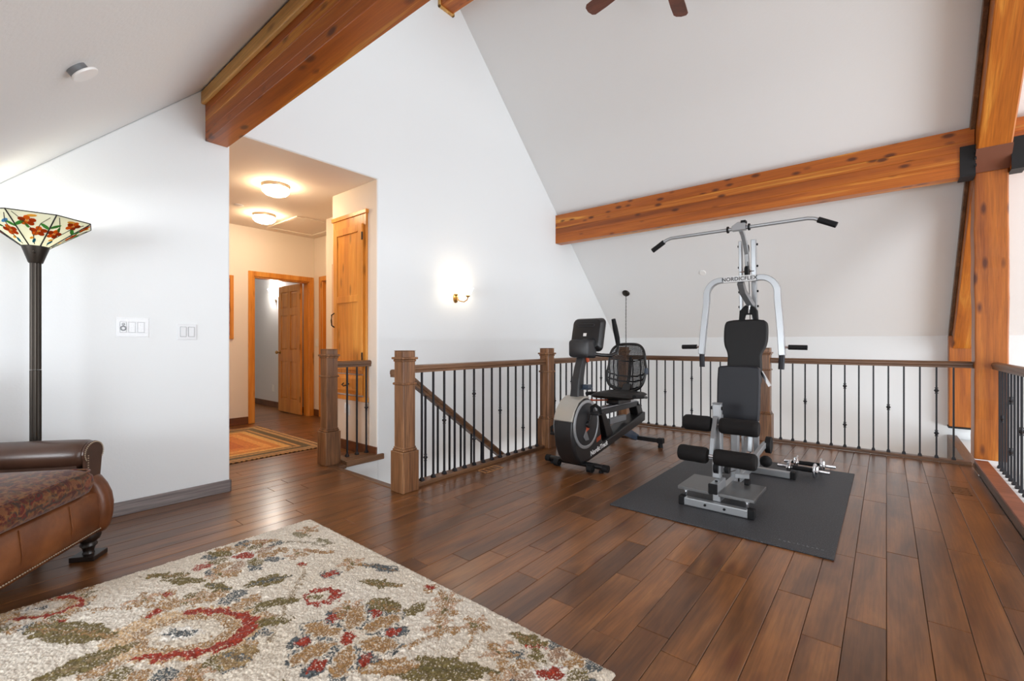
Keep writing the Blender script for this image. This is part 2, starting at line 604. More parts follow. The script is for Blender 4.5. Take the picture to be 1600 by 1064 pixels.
# hall door casing, jamb, open leaf
casing = MB()
casing.box(HX, HX + .018, DY0 - .07, DY0, 0, DH + .07).box(HX, HX + .018, DY1, DY1 + .07, 0, DH + .07).box(HX, HX + .018, DY0, DY1, DH, DH + .07)
door1 = struct(casing.build('door_1', M['pine'], bevel=.004))
MB().box(HX - .13, HX, DY0, DY0 + .018, 0, DH).box(HX - .13, HX, DY1 - .018, DY1, 0, DH).box(HX - .13, HX, DY0, DY1, DH - .018, DH).build('jamb', M['pine'], door1)
# six panel leaf, swung open into the far room: lies along -x from the hinge
lx1, lx0, ly = HX - .125, HX - .125 - .745, DY1 - .075
leaf = MB()
lf = lambda a, b, z0, z1: leaf.box(a, b, ly, ly + .035, z0, z1)
st = .10
W_ = lx1 - lx0
for a, b in ((lx0, lx0 + st), (lx0 + W_ / 2 - .05, lx0 + W_ / 2 + .05), (lx1 - st, lx1)):
    lf(a, b, .012, 2.02)
for z0, z1 in ((.012, .22), (.82, 1.0), (1.55, 1.66), (1.92, 2.02)):
    leaf.box(lx0 + st, lx0 + W_ / 2 - .05, ly, ly + .035, z0, z1).box(lx0 + W_ / 2 + .05, lx1 - st, ly, ly + .035, z0, z1)
leaf_o = leaf.build('door_leaf', M['pine_door'], door1)
for (z0, z1) in ((.22, .82), (1.0, 1.55), (1.66, 1.92)):
    for (a, b) in ((lx0 + st, lx0 + W_ / 2 - .05), (lx0 + W_ / 2 + .05, lx1 - st)):
        p = MB().box(a, b, ly + .012, ly + .022, z0, z1)
        p.loft([[(a + .008, ly + .012, z0 + .008), (b - .008, ly + .012, z0 + .008), (b - .008, ly + .012, z1 - .008), (a + .008, ly + .012, z1 - .008)],
                [(a + .03, ly + .004, z0 + .03), (b - .03, ly + .004, z0 + .03), (b - .03, ly + .004, z1 - .03), (a + .03, ly + .004, z1 - .03)]])
        p.build('panel', M['pine_door'], leaf_o)
k = MB()
k.lathe([(0.0, 0), (.03, 0), (.03, .006), (.012, .012), (.010, .03), (.024, .04), (.028, .055), (.018, .068), (0, .07)], (lx0 + .06, ly, .96), 14, Rx(PI / 2))
k.build('door_knob', M['brass'], leaf_o, smooth=True)
for z in (.25, 1.05, 1.82):
    MB().cyl((lx1 + .006, ly - .004, z - .045), (lx1 + .006, ly - .004, z + .045), .008, 8).build('hinge', M['brass'], door1)

c2 = MB().box(-6.62, -6.55, 3.452, 3.47, 0, DH + .07).box(-5.85, -5.78, 3.452, 3.47, 0, DH + .07).box(-6.55, -5.85, 3.452, 3.47, DH, DH + .07)
c2.box(-6.55, -6.535, 3.47, 3.59, 0, DH).box(-5.865, -5.85, 3.47, 3.59, 0, DH)
door2 = struct(c2.build('door_2', M['pine'], bevel=.003))
MB().box(-6.535, -5.865, 3.55, 3.585, .01, DH).build('door_leaf', M['pine_door'], door2)
c3 = MB().box(-5.42, -5.34, 3.0, 3.02, 0, 2.11).box(-4.75, -4.68, 3.0, 3.02, 0, 2.11).box(-5.34, -4.75, 3.0, 3.02, 2.04, 2.11)
door3 = struct(c3.build('door_3', M['pine'], bevel=.003))
MB().box(-5.34, -4.75, 3.008, 3.02, .01, 2.04).build('door_leaf', M['pine_door'], door3)
# hall baseboards
bb = MB()
bb.box(HX, HX + .014, .55, DY0 - .07, 0, .10)
struct(bb.build('baseboard_hall_far', M['base_brown'], bevel=.003))
struct(MB().box(-4.67, XG - .001, 2.574, 2.588, 0, .10).build('baseboard_cabinet', M['base_brown'], bevel=.003))
struct(MB().box(-6.79, -6.62, 3.456, 3.47, 0, .10).box(-5.6, -5.42, 3.006, 3.02, 0, .10).build('baseboard_hall_side', M['base_brown'], bevel=.003))
struct(MB().box(-10.2, HX - .13, 3.456, 3.47, 0, .10).build('baseboard_room', M['base_brown'], bevel=.003))
# attic hatch trim on the hall ceiling
tr = MB().box(-6.62, -5.73, 2.70, 2.745, HC - .014, HC).box(-6.62, -5.73, 3.32, 3.365, HC - .014, HC)
tr.box(-6.62, -6.575, 2.745, 3.32, HC - .014, HC).box(-5.775, -5.73, 2.745, 3.32, HC - .014, HC)
struct(tr.build('trim_5', M['hallwall'], bevel=.003))
# stairs going down between the gable wall and the left rail
tread_m = wood('stair_tread_oak', [(0.3, rgb(92, 58, 36)), (0.6, rgb(126, 84, 54))], axis=0, rough=.4)
st_ = MB()
stairs = struct(MB().box(XG + .001, -2.921, 2.16, 2.19, -.21, -.03).build('stair_riser', M['wall']))
for k_ in range(12):
    y0 = 2.17 + .27 * k_; z = -.196 * (k_ + 1)
    MB().box(XG + .002, -2.922, y0, y0 + .30, z - .03, z).build('tread', tread_m, stairs, bevel=.006)
    MB().box(XG + .002, -2.922, y0 + .27, y0 + .285, z - .196, z - .031).build('riser', M['wall'], stairs)


# ------------------------------------------------------------------ timber frame
def beam(name, label, y0, y1, z0, z1, x0, x1):
    o = MB().box(x0, x1, y0, y1, z0, z1).build(name, M['beam'], bevel=.008, bseg=2)
    return tag(o, label, 'beam')


def glulam(par, x0, x1, y0, y1, z0, z1, n, seed=1):
    r = random.Random(seed)
    zs = [z0 + (z1 - z0) * (k + (r.uniform(-.12, .12) if 0 < k < n else 0)) / n for k in range(n + 1)]
    for a, b_ in zip(zs[:-1], zs[1:]):
        MB().box(x0, x1, y0, y1, a, b_).build('lamination', M['beam'], par, bevel=.0025, bseg=1)


# near purlin with pale trim strip along the ceiling
b = thing('purlin_beam', (XG, 1.2, 2.585), 'honey fir ceiling beam with pale top strip above the hall opening', 'beam')
glulam(b, XG, .60, 1.14, 1.285, 2.585, 3.0, 6, 1)
MB().box(XG, .60, 1.112, 1.14, 2.845, 2.935).build('ceiling_trim', M['beam_sap'], b, bevel=.006)
# far purlin, cut at the truss
b = thing('purlin_beam', (XG, 5.75, 2.60), 'long knotty honey fir beam under the far slope, left of the timber post', 'beam')
glulam(b, XG, .600, 5.68, 5.83, 2.60, 3.02, 4, 2)
b = thing('purlin_beam', (.83, 5.75, 2.60), 'short visible beam end on the right side of the timber post', 'beam')
glulam(b, .822, XE, 5.68, 5.83, 2.60, 3.02, 4, 2)
# ridge beam
b = thing('ridge_beam', (XG, YRID, 4.85), 'ridge beam end with a pale collar at the top of the gable wall', 'beam')
MB().box(XG, XE, 3.385, 3.57, 4.85, 5.14).build('timber', M['beam'], b, bevel=.006)
MB().box(XG, XG + .03, 3.365, 3.385, 4.83, 5.1).box(XG, XG + .03, 3.57, 3.59, 4.83, 5.1).box(XG, XG + .03, 3.365, 3.59, 4.83, 4.85).build('end_collar', M['beam_sap'], b, bevel=.003)

# truss: post, rafters, wall post
tp = thing('timber_post', (.71, 5.87, .078), 'thick knotty honey timber post at the right end of the far railing', 'post')


def rough_post(x0, x1, y0, y1, z0, z1, seed, n=26, amp=.006):
    r = random.Random(seed)
    rings = []
    ax = [0.0] * 4
    for i in range(n + 1):
        z = z0 + (z1 - z0) * i / n
        ax = [a * .7 + r.uniform(-amp, amp) * .5 for a in ax]
        rings.append([(x0 + ax[0], y0 + ax[1], z), (x1 + ax[2], y0 + ax[1], z), (x1 + ax[2], y1 + ax[3], z), (x0 + ax[0], y1 + ax[3], z)])
    return MB().loft(rings)


sh_ = rough_post(.605, .818, 5.765, 5.985, .079, 2.40, 3)
sh_.v = [(p[0], p[1], (zc(p[1]) - .384) if p[2] > 2.39 else p[2]) for p in sh_.v]
sh_.build('shaft', M['post'], tp, bevel=.010)
# upper rafter: from the post head up along the slope, hung below the ceiling
RD = .27
rf = thing('truss_rafter', (.71, 5.8, 2.55), 'sloping timber rafter rising from the post to the ridge', 'beam')
nn = math.sqrt(1 + SL * SL)


def rafter_pts(ya, yb, d0, d1):
    # depth measured straight down from the ceiling plane
    return [(ya, zc(ya) - d0), (yb, zc(yb) - d0), (yb, zc(yb) - d1), (ya, zc(ya) - d1)]


def sloped(ya, yb, d0, d1, x0, x1, nm, mt, par, bv):
    # same solid, modelled along its own z axis so that the grain follows the member
    a_ = math.atan2(zc(yb) - zc(ya), yb - ya) - PI / 2
    Rm = Matrix.Rotation(a_, 4, 'X')
    piv = Vector((.71, ya, zc(ya)))
    m_ = MB().prism(rafter_pts(ya, yb, d0, d1), 'x', x0, x1)
    m_.v = [tuple(Rm.inverted() @ (Vector(p) - piv)) for p in m_.v]
    o_ = m_.build(nm, mt, par, bevel=bv, local=True)
    o_.location = piv - wloc(par); o_.rotation_euler = (a_, 0, 0)
    return o_


sloped(3.60, 5.96, .01, .38, .605, .818, 'timber', M['post'], rf, .010)
MB().prism(rafter_pts(3.60, 5.80, .0, .10), 'x', .570, .604).build('edge_board', M['oak'], rf, bevel=.004)
MB().prism([(5.60, zc(5.60) - .381), (5.762, zc(5.762) - .381), (5.762, zc(5.762) - .392), (5.60, zc(5.60) - .392)], 'x', .600, .822).build('steel_strap', M['strap'], rf)
for xa, xb in ((.505, .6045), (.8185, .905)):
    hb = MB().box(xa, xb, 5.668, 5.679, 2.60, 2.86).box(xa, xb, 5.832, 5.842, 2.60, 2.86).box(xa, xb, 5.668, 5.842, 2.588, 2.599)
    hb.build('hanger_bracket', M['black_steel'], rf)
for z in (2.72, 2.78, 2.84):
    MB().cyl((.594, 5.645, z - .05), (.606, 5.645, z - .05), .014, 8).build('bolt', M['black_steel'], rf)
rl = thing('truss_rafter', (.71, 7.5, 1.3), 'lower sloping timber rafter between the post and the far wall', 'beam')
sloped(5.99, 7.50, .01, .30, .605, .818, 'timber', M['post'], rl, .008)
MB().prism(rafter_pts(5.99, 7.60, .0, .10), 'x', .575, .604).build('edge_board', M['oak'], rl, bevel=.004)
wp = thing('timber_wall_post', (.69, 7.57, .12), 'short timber wall post behind the end of the far railing', 'post')
MB().box(.575, .80, 7.502, YK, .12, 1.20).build('shaft', M['post'], wp, bevel=.006)
MB().box(.57, .805, 7.495, YK, .10, .12).build('foot_plate', M['black_steel'], wp)
rn = thing('truss_rafter', (.71, 2.0, 3.6), 'near truss rafter over the open side of the loft', 'beam')
MB().prism(rafter_pts(YD, 3.34, .01, .38), 'x', .605, .818).build('timber', M['post'], rn, bevel=.010)


# ------------------------------------------------------------------ balustrades
RZ = .946


def rail_section():
    # moulded handrail cross-section (half width, height)
    return [(-.030, -.030), (-.030, -.012), (-.036, -.004), (-.036, .012), (-.028, .024), (-.012, .030), (.012, .030), (.028, .024), (.036, .012), (.036, -.004), (.030, -.012), (.030, -.030)]


_bal = {}


def bal_mesh(h):
    key = round(h, 3)
    if key not in _bal:
        s = .0068
        m = MB().box(-s, s, -s, s, 0, h)
        _bal[key] = m.mesh('baluster')
        _bal[key].materials.append(M['iron'])
    return _bal[key]


def _shoe():
    m = MB()
    m.loft([[(a * .015, b * .015, z) for a, b in ((-1, -1), (1, -1), (1, 1), (-1, 1))] for z in (0, .010)])
    m.loft([[(a * r, b * r, z) for a, b in ((-1, -1), (1, -1), (1, 1), (-1, 1))] for r, z in ((.015, .010), (.009, .026))])
    me = m.mesh('shoe'); me.materials.append(M['iron']); return me


def _knuckle():
    m = MB().lathe([(.008, -.030), (.013, -.028), (.013, -.022), (.008, -.020), (.012, -.010), (.020, 0), (.012, .010), (.008, .020), (.013, .022), (.013, .028), (.008, .030)], n=8)
    me = m.mesh('knuckle'); me.materials.append(M['iron']); return me


SHOE, KNUCK = _shoe(), _knuckle()


def baluster(x, y, z0, z1, kind, parent):
    base = wloc(parent)
    o = bpy.data.objects.new('baluster', bal_mesh(z1 - z0))
    COL.objects.link(o); o.parent = parent
    o.location = Vector((x, y, z0)) - base
    s = bpy.data.objects.new('shoe', SHOE); COL.objects.link(s); s.parent = o
    h = z1 - z0
    for f in {'p': (), 's': (.52,), 'd': (.27, .74)}[kind]:
        k = bpy.data.objects.new('knuckle', KNUCK); COL.objects.link(k); k.parent = o; k.location = (0, 0, h * f)
    return o


def newel(x, y, parent, top=1.055, face=1.0):
    b = .0755; s = .056
    def sq(m, r, z0, z1): return m.box(x - r, x + r, y - r, y + r, z0, z1)
    n = sq(MB(), s, .30, top).build('newel_post', M['oak_z'], parent, bevel=.006)
    def ch(m, nm, bv=.004):
        o = m.build(nm, M['oak_z'], None, bevel=bv)
        me = o.data
        base = wloc(parent)
        me.transform(Matrix.Translation(-base))
        o.parent = n
        return o
    ch(sq(MB(), b, 0, .305), 'plinth', .006)
    ch(sq(sq(MB(), .066, .305, .322), .061, .322, .336), 'plinth_moulding', .006)
    ch(sq(MB(), .066, .800, .818), 'neck_moulding', .007)
    ch(sq(sq(MB(), .062, .975, .992), .072, .992, 1.010), 'cap_moulding', .006)
    ch(sq(MB(), .0575, top, top + .004), 'cap', .003)
    return n


# --- run beside the stairs
XL = -2.85
lr = thing('railing', (XL, 4.0, 0), 'oak and black iron railing beside the stairs, behind the exercise bike', 'railing')
for y in (2.148, 4.02, 5.875):
    newel(-2.82, y, lr)
for ya, yb in ((2.204, 3.964), (4.076, 5.82)):
    MB().sweep([(XL + .02, ya, RZ - .03), (XL + .02, yb, RZ - .03)], rail_section()).build('handrail', M['oak'], lr, smooth=True, angle=25)
for ya, yb in ((2.2235, 3.9445), (4.0955, 5.7995)):
    MB().box(XL - .045, XL + .055, ya, yb, 0, .030).build('base_rail', M['oak'], lr, bevel=.006)
for i in range(14):
    baluster(XL + .02, 2.32 + .1177 * i, .030, RZ - .058, {2: 's', 5: 'd', 8: 's', 11: 'd'}.get(i, 'p'), lr)
for i in range(14):
    baluster(XL + .02, 4.18 + .1177 * i, .030, RZ - .058, {0: 's', 3: 'd', 6: 's', 9: 'd', 12: 's'}.get(i, 'p'), lr)

# --- far run
YR = 5.875
fr = thing('railing', (-1.08, YR, 0), 'oak and black iron railing along the far edge of the loft behind the gym', 'railing')
newel(-1.075, YR, fr)
for xa, xb in ((-2.762, -1.133), (-1.017, .604)):
    MB().sweep([(xa, YR, RZ - .03), (xb, YR, RZ - .03)], rail_section()).build('handrail', M['oak_x'], fr, smooth=True, angle=25)
for xa, xb in ((-2.743, -1.152), (-.998, .604)):
    MB().box(xa, xb, YR - .035, YR + .05, 0, .030).build('base_rail', M['oak_x'], fr, bevel=.006)
for i in range(13):
    baluster(-2.689 + .113 * i, YR, .030, RZ - .058, {1: 'd', 4: 's', 7: 'd', 10: 's'}.get(i, 'p'), fr)
for i in range(13):
    baluster(-.920 + .1168 * i, YR, .030, RZ - .058, {2: 's', 5: 'd', 8: 's', 11: 'd'}.get(i, 'p'), fr)

# --- short run in the hall opening
XH = -3.975
hr = thing('railing', (XH, 2.17, 0), 'short railing with one newel closing part of the hall opening', 'railing')
newel(XH, 2.172, hr)
MB().sweep([(XH + .015, 2.229, RZ - .03), (XH + .015, 2.592, RZ - .03)], rail_section()).build('handrail', M['oak'], hr, smooth=True, angle=25)
MB().box(XH - .05, XH + .144, 2.25, 2.592, 0, .034).box(XG + .001, XG + .03, 2.25, 2.65, -.02, .034).build('base_rail', M['oak'], hr, bevel=.006)
for i in range(3):
    baluster(XH + .015, 2.345 + .103 * i, .034, RZ - .058, 's' if i == 2 else 'p', hr)
# landing nosing between the two newels
struct(MB().box(-3.897, -2.90, 2.10, 2.165, -.03, .006).box(-3.897, XG + .03, 2.165, 2.249, -.03, .006).build('trim_6', M['oak_x'], bevel=.008))

# --- right run on the ledge
XRR = .745
rr = thing('railing', (XRR, 4.0, .045), 'railing with black iron balusters on the right edge of the loft', 'railing')
MB().sweep([(XRR, -.9, RZ - .03), (XRR, 5.754, RZ - .03)], rail_section()).build('handrail', M['oak'], rr, smooth=True, angle=25)
for i in range(36):
    y = 5.64 - .117 * i
    baluster(XRR, y, .045, RZ - .058, {1: 's', 4: 'd', 7: 's', 10: 'd', 13: 's', 16: 'd', 19: 's', 22: 'd'}.get(i, 'p'), rr)

# --- sloping stair handrail below
sr = thing('stair_handrail', (-2.96, 2.2, .8), 'sloping oak stair handrail seen behind the first railing balusters', 'handrail')
XS = -2.955
path = [(XS, 2.135, .880), (XS, 2.21, .880), (XS, 2.28, .845), (XS, 2.36, .785), (XS, 3.42, .785 - .735 * 1.06), (XS, 4.6, .785 - .735 * 2.24)]
MB().sweep(path, rail_section()).build('handrail', M['oak'], sr, smooth=True, angle=25)
for i in range(16):
    y = 2.325 + .135 * i
    zt = .785 - .735 * (y - 2.36) - .03
    zb = -.196 * (math.floor((y - 2.17) / .27) + 1)
    baluster(XS, y, zb, zt, 's' if i % 3 == 1 else 'p', sr)


# ------------------------------------------------------------------ fixtures of the walls, ceilings and hall
def glow(name, c, s, base=None):
    t = NT(name).base(base or rgb(250, 240, 225)).set(rough=.3)
    t.emit(c, s)
    return t.m


M['globe'] = glow('lit_frosted_globe', (1.0, .76, .48, 1), 62.0)
M['sconce_glass'] = glow('lit_sconce_glass', (1.0, .84, .62, 1), 11.0)
M['room_glow'] = glow('lit_room_sconce', (1.0, .92, .82, 1), 110.0)


def flush_light(x, y, label):
    t = thing('ceiling_light', (x, y, HC - .115), label, 'light', 'flush lights on the hall ceiling')
    MB().lathe([(0, HC), (.128, HC), (.132, HC - .012), (.126, HC - .032), (.118, HC - .036), (0, HC - .036)], (x, y, 0), 32).build('rim', M['nickel'], t, smooth=True)
    MB().lathe([(.0, HC - .037), (.120, HC - .037), (.128, HC - .048), (.124, HC - .070), (.100, HC - .095), (.060, HC - .110), (0, HC - .115)], (x, y, 0), 32).build('globe', M['globe'], t, smooth=True, angle=60)


flush_light(-4.777, 2.04, 'nearer of the two lit globe lights on the hall ceiling')
flush_light(-5.986, 2.417, 'farther lit globe light on the hall ceiling, beside the attic hatch')

# wall sconce with two up-turned glass shades
sx, sy, sz = XG, 3.63, 1.63
t = thing('wall_sconce', (sx, sy, sz - .08), 'lit two-arm brass wall sconce on the white gable wall', 'wall light')
MB().lathe([(0, 0), (.038, 0), (.036, .010), (.020, .022), (.012, .03), (0, .032)], (sx, sy, sz), 20, Ry(PI / 2) @ Matrix.Diagonal((1.5, 1, 1))).build('backplate', M['brass'], t, smooth=True)
for s in (-1, 1):
    pth = [(sx + .02, sy, sz), (sx + .05, sy + s * .02, sz - .035), (sx + .085, sy + s * .055, sz - .045), (sx + .105, sy + s * .085, sz - .02), (sx + .108, sy + s * .095, sz + .01)]
    arm = MB().tube(pth, .006, 8).build('arm', M['brass'], t, smooth=True)
    cx_, cy_, cz_ = sx + .108, sy + s * .095, sz + .01
    cp = MB().lathe([(0, 0), (.012, 0), (.024, .012), (.026, .024), (0, .026)], (cx_, cy_, cz_), 16)
    cp.build('cup', M['brass'], t, smooth=True)
    sh = MB().lathe([(.022, .0262), (.030, .030), (.045, .055), (.056, .085), (.068, .104), (.064, .104), (.050, .080), (.036, .050), (.020, .030)], (cx_, cy_, cz_), 20)
    sh.build('glass_shade', M['sconce_glass'], t, smooth=True)

# sconce in the far room (half-bowl) and outlet below it
t = thing('wall_sconce', (-8.10, 3.47, 1.86), 'lit white half-bowl wall light in the room beyond the hall', 'wall light')
rings = []
for r, z in ((.02, 1.86), (.06, 1.90), (.13, 1.97), (.17, 2.03)):
    rings.append([(-8.10 + r * math.cos(a), 3.469 - r * .75 * math.sin(a), z) for a in [PI * k / 12 for k in range(13)]])
MB().loft(rings).build('bowl', M['room_glow'], t, smooth=True, angle=60)
MB().cbox((-8.10, 3.46, 1.85), (.06, .018, .08)).build('backplate', M['nickel'], t, bevel=.004)


plate_white = plain('switch_plate_white', rgb(226, 228, 230), .5, 0, .3)
plate_gap = plain('plate_gap_grey', rgb(140, 142, 145), .6)


def plate_x(name, label, y0, y1, z0, z1, gangs, parent=None):
    """wall plate on the gable wall (faces +x)"""
    t = thing(name, (XG, (y0 + y1) / 2, z0), label, 'switch')
    MB().box(XG, XG + .006, y0, y1, z0, z1).build('plate', plate_white, t, bevel=.003)
    for kind, ya, yb, za, zb in gangs:
        MB().box(XG + .0055, XG + .0066, ya - .0022, yb + .0022, za - .0022, zb + .0022).build('gap', plate_gap, t)
        MB().box(XG + .006, XG + (.012 if kind == 'rocker' else .009), ya, yb, za, zb).build(kind, plate_white, t, bevel=.002)
    return t


t = plate_x('light_switch', 'white double rocker switch plate near the hall opening', .970, 1.085, 1.138, 1.250,
            [('rocker', .988, 1.020, 1.162, 1.228), ('rocker', 1.036, 1.068, 1.162, 1.228)])
t = plate_x('light_switch', 'wide switch plate under a clear cover with an oval dial', .642, .809, 1.159, 1.277,
            [('rocker', .752, .784, 1.186, 1.252), ('toggle_plate', .706, .738, 1.186, 1.252), ('dial_plate', .662, .692, 1.186, 1.252)])
grey = plain('grey_print', rgb(96, 98, 102), .5)
MB().torus((XG + .011, .677, 1.212), .013, .004, 16, 6, Ry(PI / 2)).build('dial_ring', grey, t, smooth=True)
MB().torus((XG + .011, .677, 1.238), .006, .002, 12, 6, Ry(PI / 2)).build('dial_ring', grey, t, smooth=True)
q = NT('clear_plastic')
tr_ = q.n('ShaderNodeBsdfTransparent'); gl_ = q.n('ShaderNodeBsdfGlossy'); gl_.inputs['Roughness'].default_value = .08
mx_ = q.n('ShaderNodeMixShader'); mx_.inputs[0].default_value = .02
q.l(tr_.outputs[0], mx_.inputs[1]); q.l(gl_.outputs[0], mx_.inputs[2]); q.l(mx_.outputs[0], q.out.inputs['Surface'])
clear = q.m
cv = MB()
for a in (.636, .811):
    cv.box(XG, XG + .030, a, a + .004, 1.153, 1.283)
for a in (1.153, 1.279):
    cv.box(XG, XG + .030, .640, .811, a, a + .004)
cv.box(XG + .030, XG + .033, .636, .815, 1.153, 1.283)
cv.build('clear_cover', clear, t, bevel=.002)

# outlet with plug on the cabinet wall, outlet in the far room
t = thing('wall_outlet', (-4.345, 2.595, .36), 'white outlet with a plugged-in night light below the wall cabinet', 'outlet')
MB().box(-4.38, -4.31, 2.581, 2.588, .36, .475).build('plate', M['white'], t, bevel=.003)
MB().box(-4.365, -4.325, 2.548, 2.581, .385, .44).lathe([(0, 0), (.016, 0), (.014, .05), (0, .056)], (-4.345, 2.558, .44), 12).build('night_light', M['white'], t, bevel=.004)
t = thing('wall_outlet', (-8.226, 3.47, .27), 'small white outlet low on the wall of the far room', 'outlet')
MB().box(-8.26, -8.19, 3.463, 3.47, .27, .385).build('plate', M['white'], t, bevel=.003)
for z in (.30, .345):
    MB().box(-8.242, -8.208, 3.460, 3.463, z - .012, z + .016).build('socket', M['white'], t)
t = thing('light_switch', (-6.72, 3.47, 1.1), 'small switch plate beside the far hall doorway', 'switch')
MB().box(-6.745, -6.675, 3.463, 3.47, 1.06, 1.175).build('plate', M['white'], t, bevel=.003)
MB().box(-6.725, -6.695, 3.458, 3.463, 1.09, 1.145).build('rocker', M['white'], t)

# framed picture on the far hall wall
t = thing('framed_picture', (HX, 2.05, 1.16), 'pine framed picture on the far hall wall', 'picture')
fm = MB()
ya, yb, za, zb, w_ = 1.74, 2.345, 1.165, 2.02, .045
fm.box(HX, HX + .025, ya, ya + w_, za, zb).box(HX, HX + .025, yb - w_, yb, za, zb).box(HX, HX + .025, ya + w_, yb - w_, za, za + w_).box(HX, HX + .025, ya + w_, yb - w_, zb - w_, zb)
fm.build('frame', M['pine'], t, bevel=.004)
art = NT('abstract_print')
v = art.coords((3, 1.2, 3.4))
art.base(art.ramp(art.noise(v, 3.0, 3, .6, 1.0), [(.3, rgb(64, 62, 82)), (.45, rgb(172, 96, 96)), (.58, rgb(206, 168, 160)), (.7, rgb(96, 60, 56))])).set(rough=.4)
MB().box(HX, HX + .010, ya + w_, yb - w_, za + w_, zb - w_).build('print', art.m, t)

# built-in pine wall cabinet
CX0, CX1, CZ0, CZ1 = -4.615, -3.985, .545, 2.435
CY = 2.588
t = thing('wall_cabinet', ((CX0 + CX1) / 2, CY, CZ0), 'golden pine built-in cabinet with tall two-panel door in the hall', 'cabinet')
b = MB()
b.box(CX0, CX0 + .055, CY - .022, CY, CZ0, CZ1).box(CX1 - .055, CX1, CY - .022, CY, CZ0, CZ1)
b.box(CX0 - .015, CX1 + .015, CY - .034, CY, CZ1 - .03, CZ1 + .012).box(CX0 + .055, CX1 - .055, CY - .022, CY, CZ1 - .14, CZ1 - .03)
b.box(CX0 - .015, CX1 + .015, CY - .034, CY, CZ0 - .02, CZ0 + .025).box(CX0 + .055, CX1 - .055, CY - .022, CY, .80, .85)
b.build('face_frame', M['pine'], t, bevel=.004)
d = MB()
dx0, dx1, dz0, dz1 = CX0 + .045, CX1 - .04, .84, CZ1 - .13
for a, c_, z0, z1 in ((dx0, dx0 + .075, dz0, dz1), (dx1 - .075, dx1, dz0, dz1), (dx0 + .075, dx1 - .075, dz0, dz0 + .09), (dx0 + .075, dx1 - .075, dz1 - .07, dz1), (dx0 + .075, dx1 - .075, 1.53, 1.60)):
    d.box(a, c_, CY - .046, CY - .023, z0, z1)
dr = d.build('door', M['pine'], t, bevel=.003)
for z0, z1 in ((dz0 + .09, 1.53), (1.60, dz1 - .07)):
    MB().box(dx0 + .075, dx1 - .075, CY - .034, CY - .026, z0, z1).build('panel', M['pine'], dr)
for z in (.98, 2.18):
    MB().box(dx1 - .004, dx1 + .012, CY - .052, CY - .040, z - .04, z + .04).build('hinge', M['bronze'], dr, bevel=.003)
MB().tube([(dx0 + .025, CY - .046, 1.28), (dx0 + .025, CY - .075, 1.30), (dx0 + .025, CY - .080, 1.355), (dx0 + .025, CY - .075, 1.41), (dx0 + .025, CY - .046, 1.43)], .007, 8).build('handle', M['bronze'], dr, smooth=True)
dw = MB().box(CX0 + .05, CX1 - .05, CY - .040, CY - .023, .59, .79)
dw.loft([[(CX0 + .06, CY - .040, .60), (CX1 - .06, CY - .040, .60), (CX1 - .06, CY - .040, .78), (CX0 + .06, CY - .040, .78)],
         [(CX0 + .10, CY - .052, .63), (CX1 - .10, CY - .052, .63), (CX1 - .10, CY - .052, .75), (CX0 + .10, CY - .052, .75)]])
dwo = dw.build('drawer', M['pine'], t, bevel=.002)
xm = (CX0 + CX1) / 2
MB().tube([(xm - .05, CY - .050, .70), (xm - .045, CY - .075, .685), (xm, CY - .080, .672), (xm + .045, CY - .075, .685), (xm + .05, CY - .050, .70)], .006, 8).build('handle', M['bronze'], dwo, smooth=True)

# ceiling details
nrm_n = Vector((0, SL, -1)).normalized()     # towards the room from the near slope
nrm_f = Vector((0, -SL, -1)).normalized()


def frame_of(n):
    return n.to_track_quat('Z', 'Y').to_matrix()


p = Vector((-2.309, .273, zc(.273)))
t = thing('smoke_detector', tuple(p), 'round white detector hanging askew from the near ceiling slope', 'detector')
MB().lathe([(0, 0), (.034, 0), (.034, .020), (0, .020)], p, 24, frame_of(nrm_n)).build('base', M['silver_d'], t, smooth=True)
MB().lathe([(0, .020), (.045, .020), (.046, .024), (.044, .028), (0, .030)], p + Vector((.006, .01, 0)), 28, frame_of((nrm_n + Vector((.10, .05, -.18))).normalized())).build('cover', M['white'], t, smooth=True)
p = Vector((-2.014, 6.707, zc(6.707)))
t = MB().lathe([(0, 0), (.045, 0), (.045, .006), (.040, .010), (0, .012)], p, 20, frame_of(nrm_f)).build('sprinkler_cover', M['white'], None, smooth=True)
tag(t, 'small white sprinkler cover plate on the far slope left of the lat bar', 'sprinkler')
t = MB().lathe([(0, HC), (.05, HC), (.05, HC - .008), (.042, HC - .012), (0, HC - .013)], (-5.798, 2.061, 0), 20).build('sprinkler_cover', M['white'], None, smooth=True)
tag(t, 'small round cover plate on the hall ceiling beside the globe lights', 'sprinkler')

# pendant over the stairwell
px_, py_, pz_ = -3.276, 6.901, zc(6.901)
t = thing('pendant_light', (px_, py_, pz_), 'dark bronze pendant on a long chain in front of the far slope', 'pendant light')
MB().lathe([(0, 0), (.062, 0), (.062, .006), (.052, .022), (.02, .034), (0, .036)], (px_, py_, pz_), 22, frame_of(nrm_f)).build('canopy', M['bronze'], t, smooth=True)
ch = MB()
z = pz_ - .03
k = 0
while z > -.55:
    ch.torus((px_, py_, z - .016), .009, .0022, 10, 5, Rz(PI / 2 * (k % 2)) @ Rx(PI / 2) @ Matrix.Diagonal((1, 1.9, 1)))
    z -= .029; k += 1
tag(ch.build('chain', M['bronze'], t, smooth=True), kind='stuff')
MB().tube([(px_ + .004 * math.sin(i), py_ + .004 * math.cos(i * 1.3), pz_ - .03 - i * .1) for i in range(26)], .0025, 6).build('cord', M['bronze'], t)
MB().lathe([(0, -.55), (.02, -.55), (.03, -.60), (.10, -.66), (.15, -.80), (.14, -.82), (0, -.82)], (px_, py_, 0), 24).build('lamp_shade', M['bronze'], t, smooth=True)

